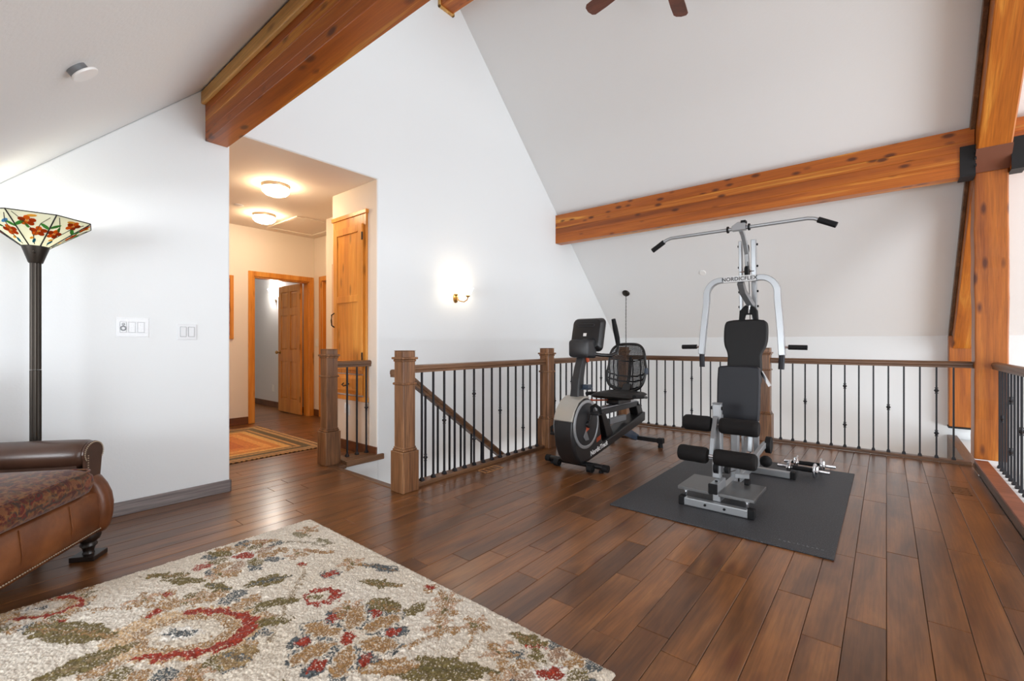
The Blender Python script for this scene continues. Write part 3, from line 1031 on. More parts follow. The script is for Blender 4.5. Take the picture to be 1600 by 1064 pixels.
# ceiling fan under the ridge
fx, fy, fz = -1.351, YRID, 4.08
t = thing('ceiling_fan', (fx, fy, fz), 'ceiling fan with brown wooden blades hanging from the ridge', 'fan')
MB().lathe([(0, 4.849), (.07, 4.849), (.06, 4.79), (.02, 4.77), (0, 4.77)], (fx, fy, 0), 20).build('canopy', M['bronze'], t, smooth=True)
MB().cyl((fx, fy, 4.77), (fx, fy, 4.27), .013, 12).build('downrod', M['bronze'], t, smooth=True)
MB().lathe([(0, 4.28), (.05, 4.27), (.10, 4.24), (.115, 4.18), (.11, 4.13), (.06, 4.10), (.05, 4.02), (0, 4.01)], (fx, fy, 0), 28).build('motor', M['bronze'], t, smooth=True)
fanw = wood('red_brown_fan_blade', [(0.3, rgb(86, 46, 32)), (0.6, rgb(118, 66, 46))], axis=0, rough=.4)
for k in range(5):
    a = math.radians(98 + 70.5 * k) if k < 2 else math.radians(98 + 70.5 + 72.5 * (k - 1))
    pts = [(.20, -.052), (.60, -.066), (.72, -.064), (.745, -.045), (.755, 0), (.745, .045), (.72, .064), (.60, .066), (.20, .052)]
    R3 = Rz(a) @ Rx(math.radians(12))
    bl = MB().prism(pts, 'z', -.004, .004)
    bl.xf(Matrix.Translation((fx, fy, fz + .04)) @ R3.to_4x4())
    bo = bl.build('blade', fanw, t)
    ir = MB().box(.09, .28, -.014, .014, .004, .012)
    ir.xf(Matrix.Translation((fx, fy, fz + .04)) @ R3.to_4x4())
    ir.build('blade_iron', M['bronze'], t)

# floor registers
def register(x, y, lx, ly, label):
    t = thing('floor_register', (x, y, .0005), label, 'vent')
    f = MB()
    f.box(x - lx, x + lx, y - ly, y - ly + .008, .0006, .004).box(x - lx, x + lx, y + ly - .008, y + ly, .0006, .004)
    f.box(x - lx, x - lx + .008, y - ly, y + ly, .0006, .004).box(x + lx - .008, x + lx, y - ly, y + ly, .0006, .004)
    f.build('frame', M['reg'], t)
    for k in range(5):
        yy = y - ly + .012 + (2 * ly - .024) * k / 4
        MB().box(x - lx + .008, x + lx - .008, yy - .004, yy + .004, .0006, .003).build('slat', M['reg'], t)


M['reg'] = plain('tan_register_enamel', rgb(176, 128, 84), .45, .3)
register(-2.70, 2.985, .055, .115, 'tan floor vent beside the base of the stair railing')
M['reg'] = wood('wood_register', [(0.3, rgb(104, 66, 34)), (0.6, rgb(128, 86, 46))], axis=1, rough=.4)
register(.43, 4.80, .055, .11, 'brown floor vent near the right edge of the loft')


# ------------------------------------------------------------------ rugs
def smooth_noise(shape, cells, seed):
    r = np.random.default_rng(seed)
    gy, gx = cells
    g = r.random((gy + 2, gx + 2))
    ys = np.linspace(0, gy, shape[0]); xs = np.linspace(0, gx, shape[1])
    y0 = np.floor(ys).astype(int); x0 = np.floor(xs).astype(int)
    ty = (ys - y0)[:, None]; tx = (xs - x0)[None, :]
    ty = ty * ty * (3 - 2 * ty); tx = tx * tx * (3 - 2 * tx)
    a = g[np.ix_(y0, x0)]; b = g[np.ix_(y0, x0 + 1)]; c = g[np.ix_(y0 + 1, x0)]; d = g[np.ix_(y0 + 1, x0 + 1)]
    return (a * (1 - tx) + b * tx) * (1 - ty) + (c * (1 - tx) + d * tx) * ty


def lin(c):
    return np.array(rgb(*c)[:3])


def grid_rug(name, x0, x1, y0, y1, step, zbase, zfun, colfun, mat_):
    nx = int((x1 - x0) / step) + 1; ny = int((y1 - y0) / step) + 1
    xs = np.linspace(x0, x1, nx); ys = np.linspace(y0, y1, ny)
    X, Y = np.meshgrid(xs, ys)
    Z = zfun(X, Y)
    C = colfun(X, Y)
    idx = np.arange(nx * ny).reshape(ny, nx)
    quads = np.stack([idx[:-1, :-1], idx[:-1, 1:], idx[1:, 1:], idx[1:, :-1]], -1).reshape(-1, 4)
    # skirt down to the floor
    ring = np.concatenate([idx[0, :], idx[1:, -1], idx[-1, -2::-1], idx[-2:0:-1, 0]])
    sv = np.stack([X.ravel()[ring], Y.ravel()[ring], np.full(len(ring), zbase)], -1)
    V = np.concatenate([np.stack([X.ravel(), Y.ravel(), Z.ravel()], -1), sv])
    n0 = nx * ny
    k = np.arange(len(ring)); k2 = (k + 1) % len(ring)
    sk = np.stack([ring[k], n0 + k, n0 + k2, ring[k2]], -1)
    F = np.concatenate([quads, sk])
    me = bpy.data.meshes.new(name)
    me.vertices.add(len(V)); me.vertices.foreach_set('co', V.astype(np.float32).ravel())
    me.loops.add(F.size); me.loops.foreach_set('vertex_index', F.astype(np.int32).ravel())
    me.polygons.add(len(F)); me.polygons.foreach_set('loop_start', (np.arange(len(F)) * 4).astype(np.int32))
    me.update(calc_edges=True)
    ca = me.color_attributes.new('pattern', 'FLOAT_COLOR', 'POINT')
    CC = np.ones((len(V), 4), np.float32)
    CC[:n0, :3] = C.reshape(-1, 3)
    CC[n0:, :3] = C.reshape(-1, 3)[ring]
    ca.data.foreach_set('color', CC.ravel())
    me.materials.append(mat_)
    return obj(name, me)


def rug_mat(name, bump=.0):
    t = NT(name)
    a = t.n('ShaderNodeVertexColor'); a.layer_name = 'pattern'
    v = t.coords()
    n_ = t.noise(v, 420, 2)
    col = t.mix(1.0, a.outputs['Color'], t.ramp(n_, [(.3, .80), (.7, 1.12)]), 'MULTIPLY')
    t.base(col).set(rough=.95, spec=.1, sheen=.15)
    if bump: t.bump(n_, bump, .004)
    return t.m


# floral shag rug ---------------------------------------------------
CREAM, OLIVE, TAN, RED, SLATE, IVORY = (212, 200, 182), (112, 98, 58), (156, 120, 78), (148, 52, 34), (82, 88, 90), (226, 220, 210)
RX0, RX1, RY0, RY1 = -2.785, -.702, .05, 1.400


def floral(X, Y):
    sh = X.shape
    wx = (smooth_noise(sh, (69, 105), 1) - .5) * .030 + (smooth_noise(sh, (260, 400), 2) - .5) * .016
    wy = (smooth_noise(sh, (69, 105), 3) - .5) * .030 + (smooth_noise(sh, (260, 400), 4) - .5) * .016
    PX, PY = X + wx, Y + wy
    C = np.empty(sh + (3,))
    mott = smooth_noise(sh, (4, 6), 5)[..., None]
    C[:] = lin(CREAM) * (1 - mott * .5) + lin(IVORY) * mott * .5
    spk = np.random.default_rng(9).random(sh)

    def paint_(mask, c, density=.93):
        mm = mask & (spk < density)
        C[mm] = lin(c)

    def ell(cx, cy, a, b, rot=0.0):
        c, s = math.cos(rot), math.sin(rot)
        u = (PX - cx) * c + (PY - cy) * s; v = -(PX - cx) * s + (PY - cy) * c
        return (u / a) ** 2 + (v / b) ** 2

    def leaf(cx, cy, L, W, rot, c, vein=None, dens=.93):
        cc, s = math.cos(rot), math.sin(rot)
        u = (PX - cx) * cc + (PY - cy) * s; v = -(PX - cx) * s + (PY - cy) * cc
        tt = np.clip(u / L + .5, 0, 1)
        wv = W * np.sin(PI * tt) ** .8
        inside = (np.abs(u) < L / 2) & (np.abs(v) < wv)
        paint_(inside, c, dens)
        if vein: paint_(inside & (np.abs(v) < .16 * W) & (tt > .1), vein, .6)

    def stroke(pts, w, c, dens=.85):
        m = np.zeros(sh, bool)
        for (ax, ay), (bx, by) in zip(pts[:-1], pts[1:]):
            dx, dy = bx - ax, by - ay
            L2 = dx * dx + dy * dy + 1e-9
            t_ = np.clip(((PX - ax) * dx + (PY - ay) * dy) / L2, 0, 1)
            m |= (PX - ax - t_ * dx) ** 2 + (PY - ay - t_ * dy) ** 2 < w * w
        paint_(m, c, dens)

    def star(cx, cy, R, n, rot, petal, outline, tip, centre):
        for k in range(n):
            a = rot + 2 * PI * k / n
            qx, qy = cx + .60 * R * math.cos(a), cy + .60 * R * math.sin(a)
            paint_(ell(qx, qy, .44 * R, .25 * R, a) < 1, outline)
            paint_(ell(qx, qy, .40 * R, .215 * R, a) < 1, CREAM)
            paint_(ell(qx, qy, .35 * R, .165 * R, a) < 1, petal, .85)
        for k in range(n):
            a = rot + 2 * PI * (k + .5) / n
            qx, qy = cx + .82 * R * math.cos(a), cy + .82 * R * math.sin(a)
            paint_(ell(qx, qy, .19 * R, .15 * R, a) < 1, outline)
            paint_(ell(cx + .74 * R * math.cos(a), cy + .74 * R * math.sin(a), .13 * R, .12 * R, a) < 1, tip)
        paint_(ell(cx, cy, .22 * R, .22 * R) < 1, CREAM)
        paint_(ell(cx, cy, .16 * R, .14 * R) < 1, centre)

    def mum(cx, cy, R, rot):
        # many-petalled round bloom
        for k in range(11):
            a = rot + 2 * PI * k / 11
            paint_(ell(cx + R * .84 * math.cos(a), cy + R * .84 * math.sin(a), .22 * R, .16 * R, a) < 1, [SLATE, TAN, SLATE, RED][k % 4], .8)
        for k in range(9):
            a = rot + 2 * PI * (k + .5) / 9
            paint_(ell(cx + R * .55 * math.cos(a), cy + R * .55 * math.sin(a), .24 * R, .15 * R, a) < 1, [TAN, (150, 120, 96), OLIVE][k % 3], .75)
        paint_(ell(cx, cy, .34 * R, .24 * R, rot) < 1, IVORY)
        paint_(ell(cx, cy, .26 * R, .17 * R, rot) < 1, RED)

    def arch(cx, cy, R, rot):
        # large tulip: tan fringe, red horseshoe, ivory heart
        for k in range(15):
            a = rot - 2.3 + 4.6 * k / 14
            paint_(ell(cx + R * .92 * math.cos(a), cy + R * .80 * math.sin(a), .20 * R, .14 * R, a) < 1, [TAN, OLIVE, TAN, SLATE][k % 4], .72)
        e = ell(cx, cy, .92 * R, .56 * R, rot)
        ang = np.arctan2(PY - cy, PX - cx) - rot
        ang = (ang + PI) % (2 * PI) - PI
        paint_(e < 1, (196, 164, 124), .75)
        paint_((e < .86) & (e > .50) & (np.abs(ang) < 2.15), RED, .96)
        paint_(e < .44, CREAM)
        paint_((e < .44) & (e > .24), TAN, .7)
        paint_(ell(cx - .08 * R * math.cos(rot), cy - .08 * R * math.sin(rot), .30 * R, .12 * R, rot) < 1, IVORY)
        paint_(ell(cx - .08 * R * math.cos(rot), cy - .08 * R * math.sin(rot), .22 * R, .07 * R, rot) < 1, SLATE, .85)

    # stems first
    stroke([(-2.70, .20), (-2.45, .42), (-2.25, .62), (-2.20, .80)], .010, TAN, .6)
    stroke([(-1.35, 1.00), (-1.30, 1.15), (-1.22, 1.28)], .010, TAN, .7)
    stroke([(-2.15, 1.05), (-1.95, .88), (-1.75, .72)], .010, (140, 120, 90), .6)
    stroke([(-2.62, 1.10), (-2.45, 1.22), (-2.33, 1.25)], .010, (140, 130, 110), .7)
    stroke([(-1.05, .95), (-1.15, 1.10), (-1.20, 1.25)], .008, TAN, .6)
    mum(-2.55, .93, .20, .5)
    arch(-2.05, .545, .30, .75)
    star(-1.548, .925, .215, 6, .35, TAN, SLATE, RED, RED)
    mum(-.86, 1.25, .17, .9)
    arch(-2.70, .22, .17, .9)
    # ring flower
    paint_(ell(-1.885, 1.00, .085, .070, .6) < 1, RED)
    paint_(ell(-1.895, .99, .052, .040, .6) < 1, CREAM)
    paint_(ell(-1.90, .98, .035, .020, .6) < 1, OLIVE)
    # buds
    for bx, by, r_ in ((-2.04, 1.12, .040), (-1.575, 1.34, .030), (-2.23, 1.08, .022), (-2.42, .58, .030), (-2.30, .50, .026), (-1.73, .60, .040), (-1.20, .60, .04), (-2.5, .25, .03)):
        paint_(ell(bx, by, r_ * 1.3, r_ * 1.1, .4) < 1, SLATE if r_ > .035 else TAN, .7)
        paint_(ell(bx, by, r_ * .9, r_ * .7, .4) < 1, RED)
    # leaves
    for L in ((-2.20, .905, .20, .050, 1.15, OLIVE, SLATE), (-1.985, .86, .17, .034, .95, OLIVE, None), (-1.86, .79, .15, .030, .9, OLIVE, None),
              (-2.39, .27, .42, .060, .55, OLIVE, TAN), (-2.12, .27, .30, .050, 1.5, OLIVE, (150, 130, 96)), (-1.17, 1.02, .42, .060, .62, OLIVE, (96, 86, 50)),
              (-1.30, .93, .22, .040, .9, TAN, CREAM), (-2.50, .66, .20, .030, .7, OLIVE, None), (-2.62, .62, .22, .028, .8, OLIVE, TAN),
              (-2.32, .74, .15, .034, .4, OLIVE, SLATE), (-1.90, 1.31, .22, .030, .35, SLATE, TAN), (-1.78, 1.22, .24, .026, .5, OLIVE, TAN),
              (-2.58, 1.24, .14, .024, .3, (134, 124, 96), None), (-2.40, 1.28, .16, .022, .2, (134, 124, 96), None), (-2.30, 1.20, .20, .020, .5, TAN, None),
              (-1.62, 1.13, .17, .045, .3, OLIVE, TAN), (-1.50, 1.20, .12, .030, 1.5, OLIVE, None), (-1.02, 1.34, .16, .030, .2, OLIVE, TAN),
              (-1.75, .62, .14, .060, .5, (150, 124, 84), SLATE), (-1.52, .62, .20, .03, .8, OLIVE, None), (-2.68, .86, .16, .03, .6, OLIVE, None), (-2.66, 1.06, .18, .026, .9, TAN, CREAM),
              (-1.95, .20, .28, .05, .4, OLIVE, TAN), (-1.5, .35, .3, .05, 1.0, OLIVE, TAN), (-1.1, .5, .3, .05, .2, OLIVE, TAN)):
        leaf(*L)
    # sprigs
    for sx_, sy_ in ((-2.62, 1.30), (-2.05, 1.24), (-2.36, 1.12), (-2.44, .78), (-1.72, 1.02), (-1.46, 1.33), (-1.75, .48), (-.95, 1.10), (-1.33, 1.18), (-1.24, 1.27), (-1.40, 1.26), (-1.06, 1.22), (-2.45, .50), (-2.28, .66)):
        for k in range(5):
            a = .4 + k * 1.25
            paint_(ell(sx_ + .04 * math.cos(a), sy_ + .04 * math.sin(a), .030, .017, a) < 1, [TAN, (176, 138, 106)][k % 2], .75)
        paint_(ell(sx_, sy_, .014, .012) < 1, OLIVE)
    C *= (.80 + .34 * np.random.default_rng(10).random(sh))[..., None]
    return C


def shag(X, Y):
    sh = X.shape
    e = np.minimum.reduce([X - RX0, RX1 - X, Y - RY0, RY1 - Y])
    edge = np.clip(e / .02, 0, 1) ** .5
    r = np.random.default_rng(11).random(sh)
    return .004 + edge * (.014 + .006 * smooth_noise(sh, (90, 140), 12)) + (r - .5) * .0065


o = grid_rug('area_rug', RX0, RX1, RY0, RY1, .0032, 0.0008, shag, floral, rug_mat('floral_shag_pile'))
tag(o, 'large cream shag rug with red, olive and slate flowers', 'rug')


# striped rug in the hall -------------------------------------------
def stripes(X, Y):
    cx_, cy_, hx, hy = -5.55, 1.86, .90, .67
    e = np.minimum(hx - np.abs(X - cx_), hy - np.abs(Y - cy_))
    C = np.empty(X.shape + (3,)); C[:] = lin((176, 132, 82))
    bands = [(0, .018, (62, 46, 34)), (.018, .05, (190, 150, 100)), (.05, .07, (80, 62, 44)), (.07, .12, (176, 140, 92)), (.12, .20, (96, 82, 54)), (.20, .23, (196, 150, 90)),
             (.23, .27, (120, 98, 62)), (.27, .34, (214, 168, 96)), (.34, .40, (200, 128, 54)), (.40, .48, (222, 160, 84)), (.48, .60, (206, 128, 56)), (.60, .9, (190, 106, 44))]
    for a, b, c in bands:
        C[(e >= a) & (e < b)] = lin(c)
    # dashed edge and flecks
    dash = (e < .018) & ((np.floor(X * 45) + np.floor(Y * 45)) % 2 == 0)
    C[dash] = lin((150, 112, 72))
    C *= (.75 + .5 * np.random.default_rng(3).random(X.shape))[..., None]
    return C


def flatz(X, Y):
    return np.full(X.shape, .010) + (np.random.default_rng(4).random(X.shape) - .5) * .002


o = grid_rug('hall_rug', -6.45, -4.65, 1.19, 2.53, .010, .0008, flatz, stripes, rug_mat('striped_woven_wool'))
tag(o, 'orange and brown bordered woven rug on the hall floor', 'rug')

# rubber mat under the gym
t = NT('speckled_rubber_mat')
v = t.coords()
sp = t.ramp(t.noise(v, 190, 2, .6), [(.42, rgb(44, 45, 48)), (.62, rgb(66, 67, 71)), (.72, rgb(104, 106, 110))])
t.base(sp).set(rough=.55, spec=.35)
t.bump(t.noise(v, 120, 2), .35, .004)
mat_o = thing('exercise_mat', (-.84, 3.82, 0), 'black speckled rubber mat under the home gym', 'mat')
MB().box(-1.47, -.208, 2.845, 4.81, .0008, .010).build('sheet', t.m, mat_o, bevel=.003)
wm = plain('worn_grey_print', rgb(112, 114, 118), .6)
scr = MB()
r_ = random.Random(2)
for k in range(11):
    x = -.49 + .022 * k
    scr.box(x, x + .012, 2.93 + r_.uniform(-.004, .004), 2.935, .010, .0104)
    if k % 2: scr.box(x, x + .003, 2.93, 2.948, .010, .0104)
tag(scr.build('worn_marking', wm, mat_o), kind='stuff')


# ------------------------------------------------------------------ floor lamp with leaded glass bowl
LX, LY = -3.575, .265
t = thing('floor_lamp', (LX, LY, 0), 'dark bronze floor lamp with a lit leaded glass bowl shade', 'lamp')
MB().lathe([(0, .001), (.13, .001), (.13, .012), (.115, .022), (.05, .035), (.03, .05), (0, .05)], (LX, LY, 0), 28).build('base', M['bronze'], t, smooth=True)
pole = MB()
nfl = 12
for z0, z1, r in ((.05, .55, .024), (.552, .97, .0235), (.972, 1.55, .023)):
    ring = lambda z: [(LX + r * (1 - .10 * (k % 2)) * math.cos(PI * k / nfl), LY + r * (1 - .10 * (k % 2)) * math.sin(PI * k / nfl), z) for k in range(2 * nfl)]
    pole.loft([ring(z0), ring(z1)])
pole.build('pole', M['bronze'], t)
MB().lathe([(0, 1.55), (.027, 1.55), (.030, 1.555), (.055, 1.635), (.056, 1.64), (0, 1.64)], (LX, LY, 0), 24).build('holder', M['bronze'], t, smooth=True)
sd = Vector((math.cos(-.15), math.sin(-.15), 0))
sw0 = Vector((LX, LY, 1.60)) + sd * .04
MB().cyl(sw0, sw0 + sd * .045 + Vector((0, 0, .004)), .003, 8).sphere(sw0 + sd * .05 + Vector((0, 0, .004)), .005, 8).build('switch', M['bronze'], t, smooth=True)


def stained(name, c, e=.0):
    q = NT(name)
    df = q.n('ShaderNodeBsdfDiffuse'); df.inputs[0].default_value = c
    tl = q.n('ShaderNodeBsdfTranslucent'); tl.inputs[0].default_value = c
    mx = q.n('ShaderNodeMixShader'); mx.inputs[0].default_value = .62
    q.l(df.outputs[0], mx.inputs[1]); q.l(tl.outputs[0], mx.inputs[2])
    q.l(mx.outputs[0], q.out.inputs['Surface'])
    return q.m


G_cream, G_or, G_red, G_grn, G_teal, G_yel = (stained('cream_glass', rgb(240, 240, 222)), stained('orange_glass', rgb(226, 120, 34)), stained('rust_glass', rgb(186, 74, 26)),
                                              stained('green_glass', rgb(92, 166, 80)), stained('teal_glass', rgb(36, 122, 148)), stained('amber_glass', rgb(236, 190, 84)))
lead = plain('lead_came', rgb(46, 44, 40), .5, .5)
NP_, R0, R1, Z0, Z1 = 8, .056, .238, 1.640, 1.785
for k in range(NP_):
    a0, a1 = 2 * PI * k / NP_ + .25, 2 * PI * (k + 1) / NP_ + .25
    P_ = lambda a, r, z: Vector((LX + r * math.cos(a), LY + r * math.sin(a), z))
    A, B, C_, D = P_(a0, R0, Z0), P_(a1, R0, Z0), P_(a1, R1, Z1), P_(a0, R1, Z1)
    nrm = (B - A).cross(D - A).normalized()
    mid = (A + B + C_ + D) / 4
    if nrm.dot(mid - Vector((LX, LY, mid.z))) < 0: nrm = -nrm
    th = nrm * .0012
    pn = MB().loft([[A - th, B - th, C_ - th, D - th], [A + th, B + th, C_ + th, D + th]]).build('glass_panel', G_cream, t)
    def uv(u, v, off=.0022):
        lo = A.lerp(B, u); hi = D.lerp(C_, u)
        return lo.lerp(hi, v) + nrm * off
    e1 = (C_ - D).normalized(); e2 = nrm.cross(e1)
    def blob(nm, u, v, rx, ry, rot, mt, n=10):
        c0 = uv(u, v, .0016)
        pts = [c0 + e1 * (rx * math.cos(q) * math.cos(rot) - ry * math.sin(q) * math.sin(rot)) + e2 * (rx * math.cos(q) * math.sin(rot) + ry * math.sin(q) * math.cos(rot)) for q in [2 * PI * s_ / n for s_ in range(n)]]
        b_ = MB().loft([pts, [q + nrm * .0016 for q in pts]]).mesh(nm, shift=wloc(t)); ob = obj(nm, b_, mt, pn)
    fl_ = [((.30, .44), (.66, .80)), ((.5, .50), (.28, .84)), ((.62, .44), (.30, .80)), ((.38, .74), (.68, .46))][k % 4]
    for (u, v) in fl_:
        c0 = uv(u, v)
        for q in range(5):
            aa = q * 2 * PI / 5 + .3
            w_ = (D - C_).length * v + (A - B).length * (1 - v)
            blob('petal', u + .016 * math.cos(aa) / w_ * 1.25, v + .016 * math.sin(aa) / .23 * 1.25, .0145, .0125, aa, G_or if q % 2 else G_red, 8)
        blob('flower_heart', u, v, .006, .006, 0, G_yel, 8)
    blob('leaf', .16, .66, .026, .009, .8, G_grn, 8)
    blob('leaf', .86, .62, .024, .009, -.9, G_grn, 8)
    blob('amber_piece', .5, .90, .020, .008, .2, G_yel, 8)
    blob('amber_piece', .40, .24, .010, .006, .9, G_yel, 8)
    blob('leaf', .34, .60, .016, .006, 1.9, G_grn, 8)
    blob('leaf', .5, .16, .016, .006, 1.3, G_teal, 8)
    if k % 4 == 2: blob('bird_glass', .72, .70, .024, .008, .4, stained('blue_glass', rgb(104, 164, 206)), 10)
    MB().tube([A + nrm * .001, D + nrm * .001], .0032, 6).build('came', lead, t)
    MB().tube([D, C_], .0030, 6).build('rim_came', lead, t)
    MB().tube([A, B], .0024, 6).build('base_came', lead, t)
    vine = MB().tube([uv(.1, .95), uv(.28, .72), uv(.42, .55), uv(.5, .3), uv(.5, .05)], .0017, 4).tube([uv(.9, .9), uv(.72, .70), uv(.5, .3)], .0017, 4)
    vine.build('vine_came', lead, t)
bulb = NT('lit_bulb').base((1, 1, 1, 1)); bulb.emit((1.0, .95, .86, 1), 95.0)
MB().sphere((LX, LY, 1.715), .032, 14).build('bulb', bulb.m, t, smooth=True)

# ------------------------------------------------------------------ leather armchair
q = NT('brown_leather')
v = q.coords()
lc = q.ramp(q.noise(v, 3.5, 4, .6), [(.3, rgb(72, 40, 22)), (.55, rgb(108, 62, 34)), (.75, rgb(140, 86, 48))])
q.base(lc).set(rough=.36, spec=.5)
q.bump(q.noise(v, 140, 3), .12, .003)
M['leather'] = q.m
q = NT('dark_brown_leather')
v = q.coords()
q.base(q.ramp(q.noise(v, 3.0, 4, .6), [(.3, rgb(52, 34, 26)), (.6, rgb(74, 50, 38)), (.8, rgb(96, 68, 50))])).set(rough=.32, spec=.5)
q.bump(q.noise(v, 140, 3), .12, .003)
M['leather_d'] = q.m
q = NT('paisley_fabric')
v = q.coords((1, 1, .8))
nz = q.n('ShaderNodeTexNoise'); nz.inputs['Scale'].default_value = 13.0; nz.inputs['Detail'].default_value = 2; nz.inputs['Distortion'].default_value = 1.5
q.l(v, nz.inputs['Vector'])
wv = q.n('ShaderNodeTexWave', wave_type='RINGS'); wv.inputs['Scale'].default_value = 13.0; wv.inputs['Distortion'].default_value = 9.0
wv.inputs['Detail'].default_value = 3; wv.inputs['Detail Scale'].default_value = 2.2
q.l(v, wv.inputs['Vector'])
big = q.ramp(nz.outputs['Fac'], [(.36, rgb(84, 26, 22)), (.45, rgb(112, 44, 26)), (.50, rgb(112, 74, 38)), (.56, rgb(62, 56, 52)), (.64, rgb(120, 36, 28))], 'CONSTANT')
fine = q.ramp(wv.outputs['Fac'], [(.35, rgb(58, 28, 20)), (.5, rgb(116, 78, 42)), (.62, rgb(76, 28, 22)), (.8, rgb(130, 90, 52))])
q.base(q.mix(.55, big, fine)).set(rough=.85, spec=.2, sheen=.2)
q.bump(q.noise(v, 300, 2), .3, .003)
M['paisley'] = q.m

CH = thing('armchair', (-3.14, -.09, 0), 'brown leather armchair with a paisley seat cushion and nailhead trim', 'armchair', rz=math.radians(-38.5))
HW = .405    # half width at the front
# frame / apron
bd = MB()
def rr_ring(x0, x1, y0, y1, z, r=.03, n=4):
    pts = []
    for cx_, cy_, a0 in ((x1 - r, y1 - r, 0), (x0 + r, y1 - r, PI / 2), (x0 + r, y0 + r, PI), (x1 - r, y0 + r, 3 * PI / 2)):
        for k in range(n + 1):
            a = a0 + PI / 2 * k / n
            pts.append((cx_ + r * math.cos(a), cy_ + r * math.sin(a), z))
    return pts
bd.loft([rr_ring(-HW + .02, HW - .02, -.42, .415, .135), rr_ring(-HW, HW, -.43, .43, .15), rr_ring(-HW - .005, HW + .005, -.43, .44, .24), rr_ring(-HW, HW, -.43, .425, .345), rr_ring(-HW + .02, HW - .02, -.42, .40, .36)])
bd.build('seat_frame', M['leather'], CH, smooth=True, local=True, angle=60)
# seams in the apron
for x in (-.14, .14):
    MB().tube([(x, .425, .15), (x + .004, .443, .24), (x, .428, .345)], .0025, 6).build('seam', M['leather'], CH, smooth=True, local=True)
# arms
for s in (-1, 1):
    ar = MB()
    xo = s * (HW - .055)
    side = []
    for y in (-.40, .36):
        side.append([(xo - .055, y, .345), (xo + .055, y, .345), (xo + .055, y, .53), (xo - .055, y, .53)])
    ar.loft(side)
    prof = []
    for k in range(20):
        a = 2 * PI * k / 20
        prof.append((.088 * math.cos(a), .072 * math.sin(a)))
    rings = []
    for y, g in ((-.40, .92), (-.2, .97), (.10, 1.0), (.30, 1.0), (.365, .97), (.385, .85), (.39, .6)):
        rings.append([(xo + s * .004 + p[0] * g, y, .548 + p[1] * g) for p in prof])
    ar.loft(rings)
    ao = ar.build('arm', M['leather_d'], CH, smooth=True, local=True, angle=50)
    # scrolled front panel
    fp = []
    for k in range(17):
        a = -.5 + (PI + 1.0) * k / 16
        fp.append((xo + s * .004 + .074 * math.cos(a), .552 + .060 * math.sin(a)))
    fp += [(xo - .046, .345), (xo + .046, .345)]
    MB().prism(fp, 'y', .386, .402).build('scroll_panel', M['leather_d'], CH, bevel=.006, local=True)
    for k in range(20):
        a = -.5 + (PI + 1.0) * k / 19
        pass
    nails = MB()
    for k in range(26):
        a = -.55 + (PI + 1.1) * k / 25
        nails.sphere((xo + s * .004 + .068 * math.cos(a), .403, .552 + .054 * math.sin(a)), .0038, 6)
    for k in range(13):
        nails.sphere((xo - s * .041, .403, .40 + .012 * k), .0034, 6)
    tag(nails.build('nailheads', M['nickel'], CH, smooth=True, local=True), kind='stuff')
    # front curved facing post below the cushion side
    rg = []
    for z, yc, dx, dy in ((.138, .385, .030, .050), (.16, .392, .046, .058), (.22, .402, .052, .060), (.28, .404, .053, .060), (.33, .398, .052, .058), (.38, .386, .050, .052), (.42, .370, .046, .044), (.45, .350, .038, .030)):
        xc = xo + s * (.030 - max(0, z - .33) * .10)
        rg.append([(xc + dx * math.copysign(abs(math.cos(a)) ** .7, math.cos(a)), yc + dy * math.copysign(abs(math.sin(a)) ** .7, math.sin(a)), z) for a in [2 * PI * k / 20 for k in range(20)]])
    MB().loft(rg).build('front_post', M['leather'], CH, smooth=True, local=True, angle=60)
nails = MB()
for k in range(62):
    x = -HW + .012 + (2 * HW - .024) * k / 61
    nails.sphere((x, .436, .160), .0042, 6)
for k in range(60):
    y = -.40 + .80 * k / 59
    nails.sphere((-HW - .003, y, .160), .0042, 6)
tag(nails.build('apron_nailheads', M['nickel'], CH, smooth=True, local=True), kind='stuff')
# cushion
def pillow(x0, x1, y0, y1, z0, z1, n=18, crown=.02, e=.18):
    m_ = MB(); rings = []
    def g(t): return (1 - abs(2 * t - 1) ** 6) ** .35
    top = [[(x0 + (x1 - x0) * i / n, y0 + (y1 - y0) * j / n,
             (z0 + z1) / 2 + ((z1 - z0) / 2) * (g(i / n) * g(j / n)) + crown * math.sin(PI * i / n) * math.sin(PI * j / n)) for i in range(n + 1)] for j in range(n + 1)]
    bot = [[(p[0], p[1], (z0 + z1) / 2 - ((z1 - z0) / 2) * (g(i / n) * g(j / n))) for i, p in enumerate(r)] for j, r in enumerate(top)]
    def grid(gr, flip):
        vs = [p for r in gr for p in r]
        fs = []
        for j in range(n):
            for i in range(n):
                q_ = (j * (n + 1) + i, j * (n + 1) + i + 1, (j + 1) * (n + 1) + i + 1, (j + 1) * (n + 1) + i)
                fs.append(q_[::-1] if flip else q_)
        m_.add(vs, fs)
    grid(top, False); grid(bot, True)
    return m_
def box_cushion(x0, x1, y0, y1, z0, z1, n=20, crown=.02):
    # boxed cushion: rounded-rectangle rings stacked, crowned top
    m_ = MB(); rings = []
    H = z1 - z0
    for t_, ins in ((0, .030), (.10, .010), (.25, .002), (.5, -.004), (.75, .000), (.88, .010), (.96, .026)):
        rings.append(rr_ring(x0 + ins, x1 - ins, y0 + ins, y1 - ins, z0 + H * t_, .05, 5))
    for ins, dz in ((.06, .35), (.10, .62), (.16, .85), (.22, .97), (.28, 1.0)):
        rings.append(rr_ring(x0 + ins, x1 - ins, y0 + ins, y1 - ins, z1 + crown * dz, max(.012, .05 - ins * .12), 5))
    return m_.loft(rings)


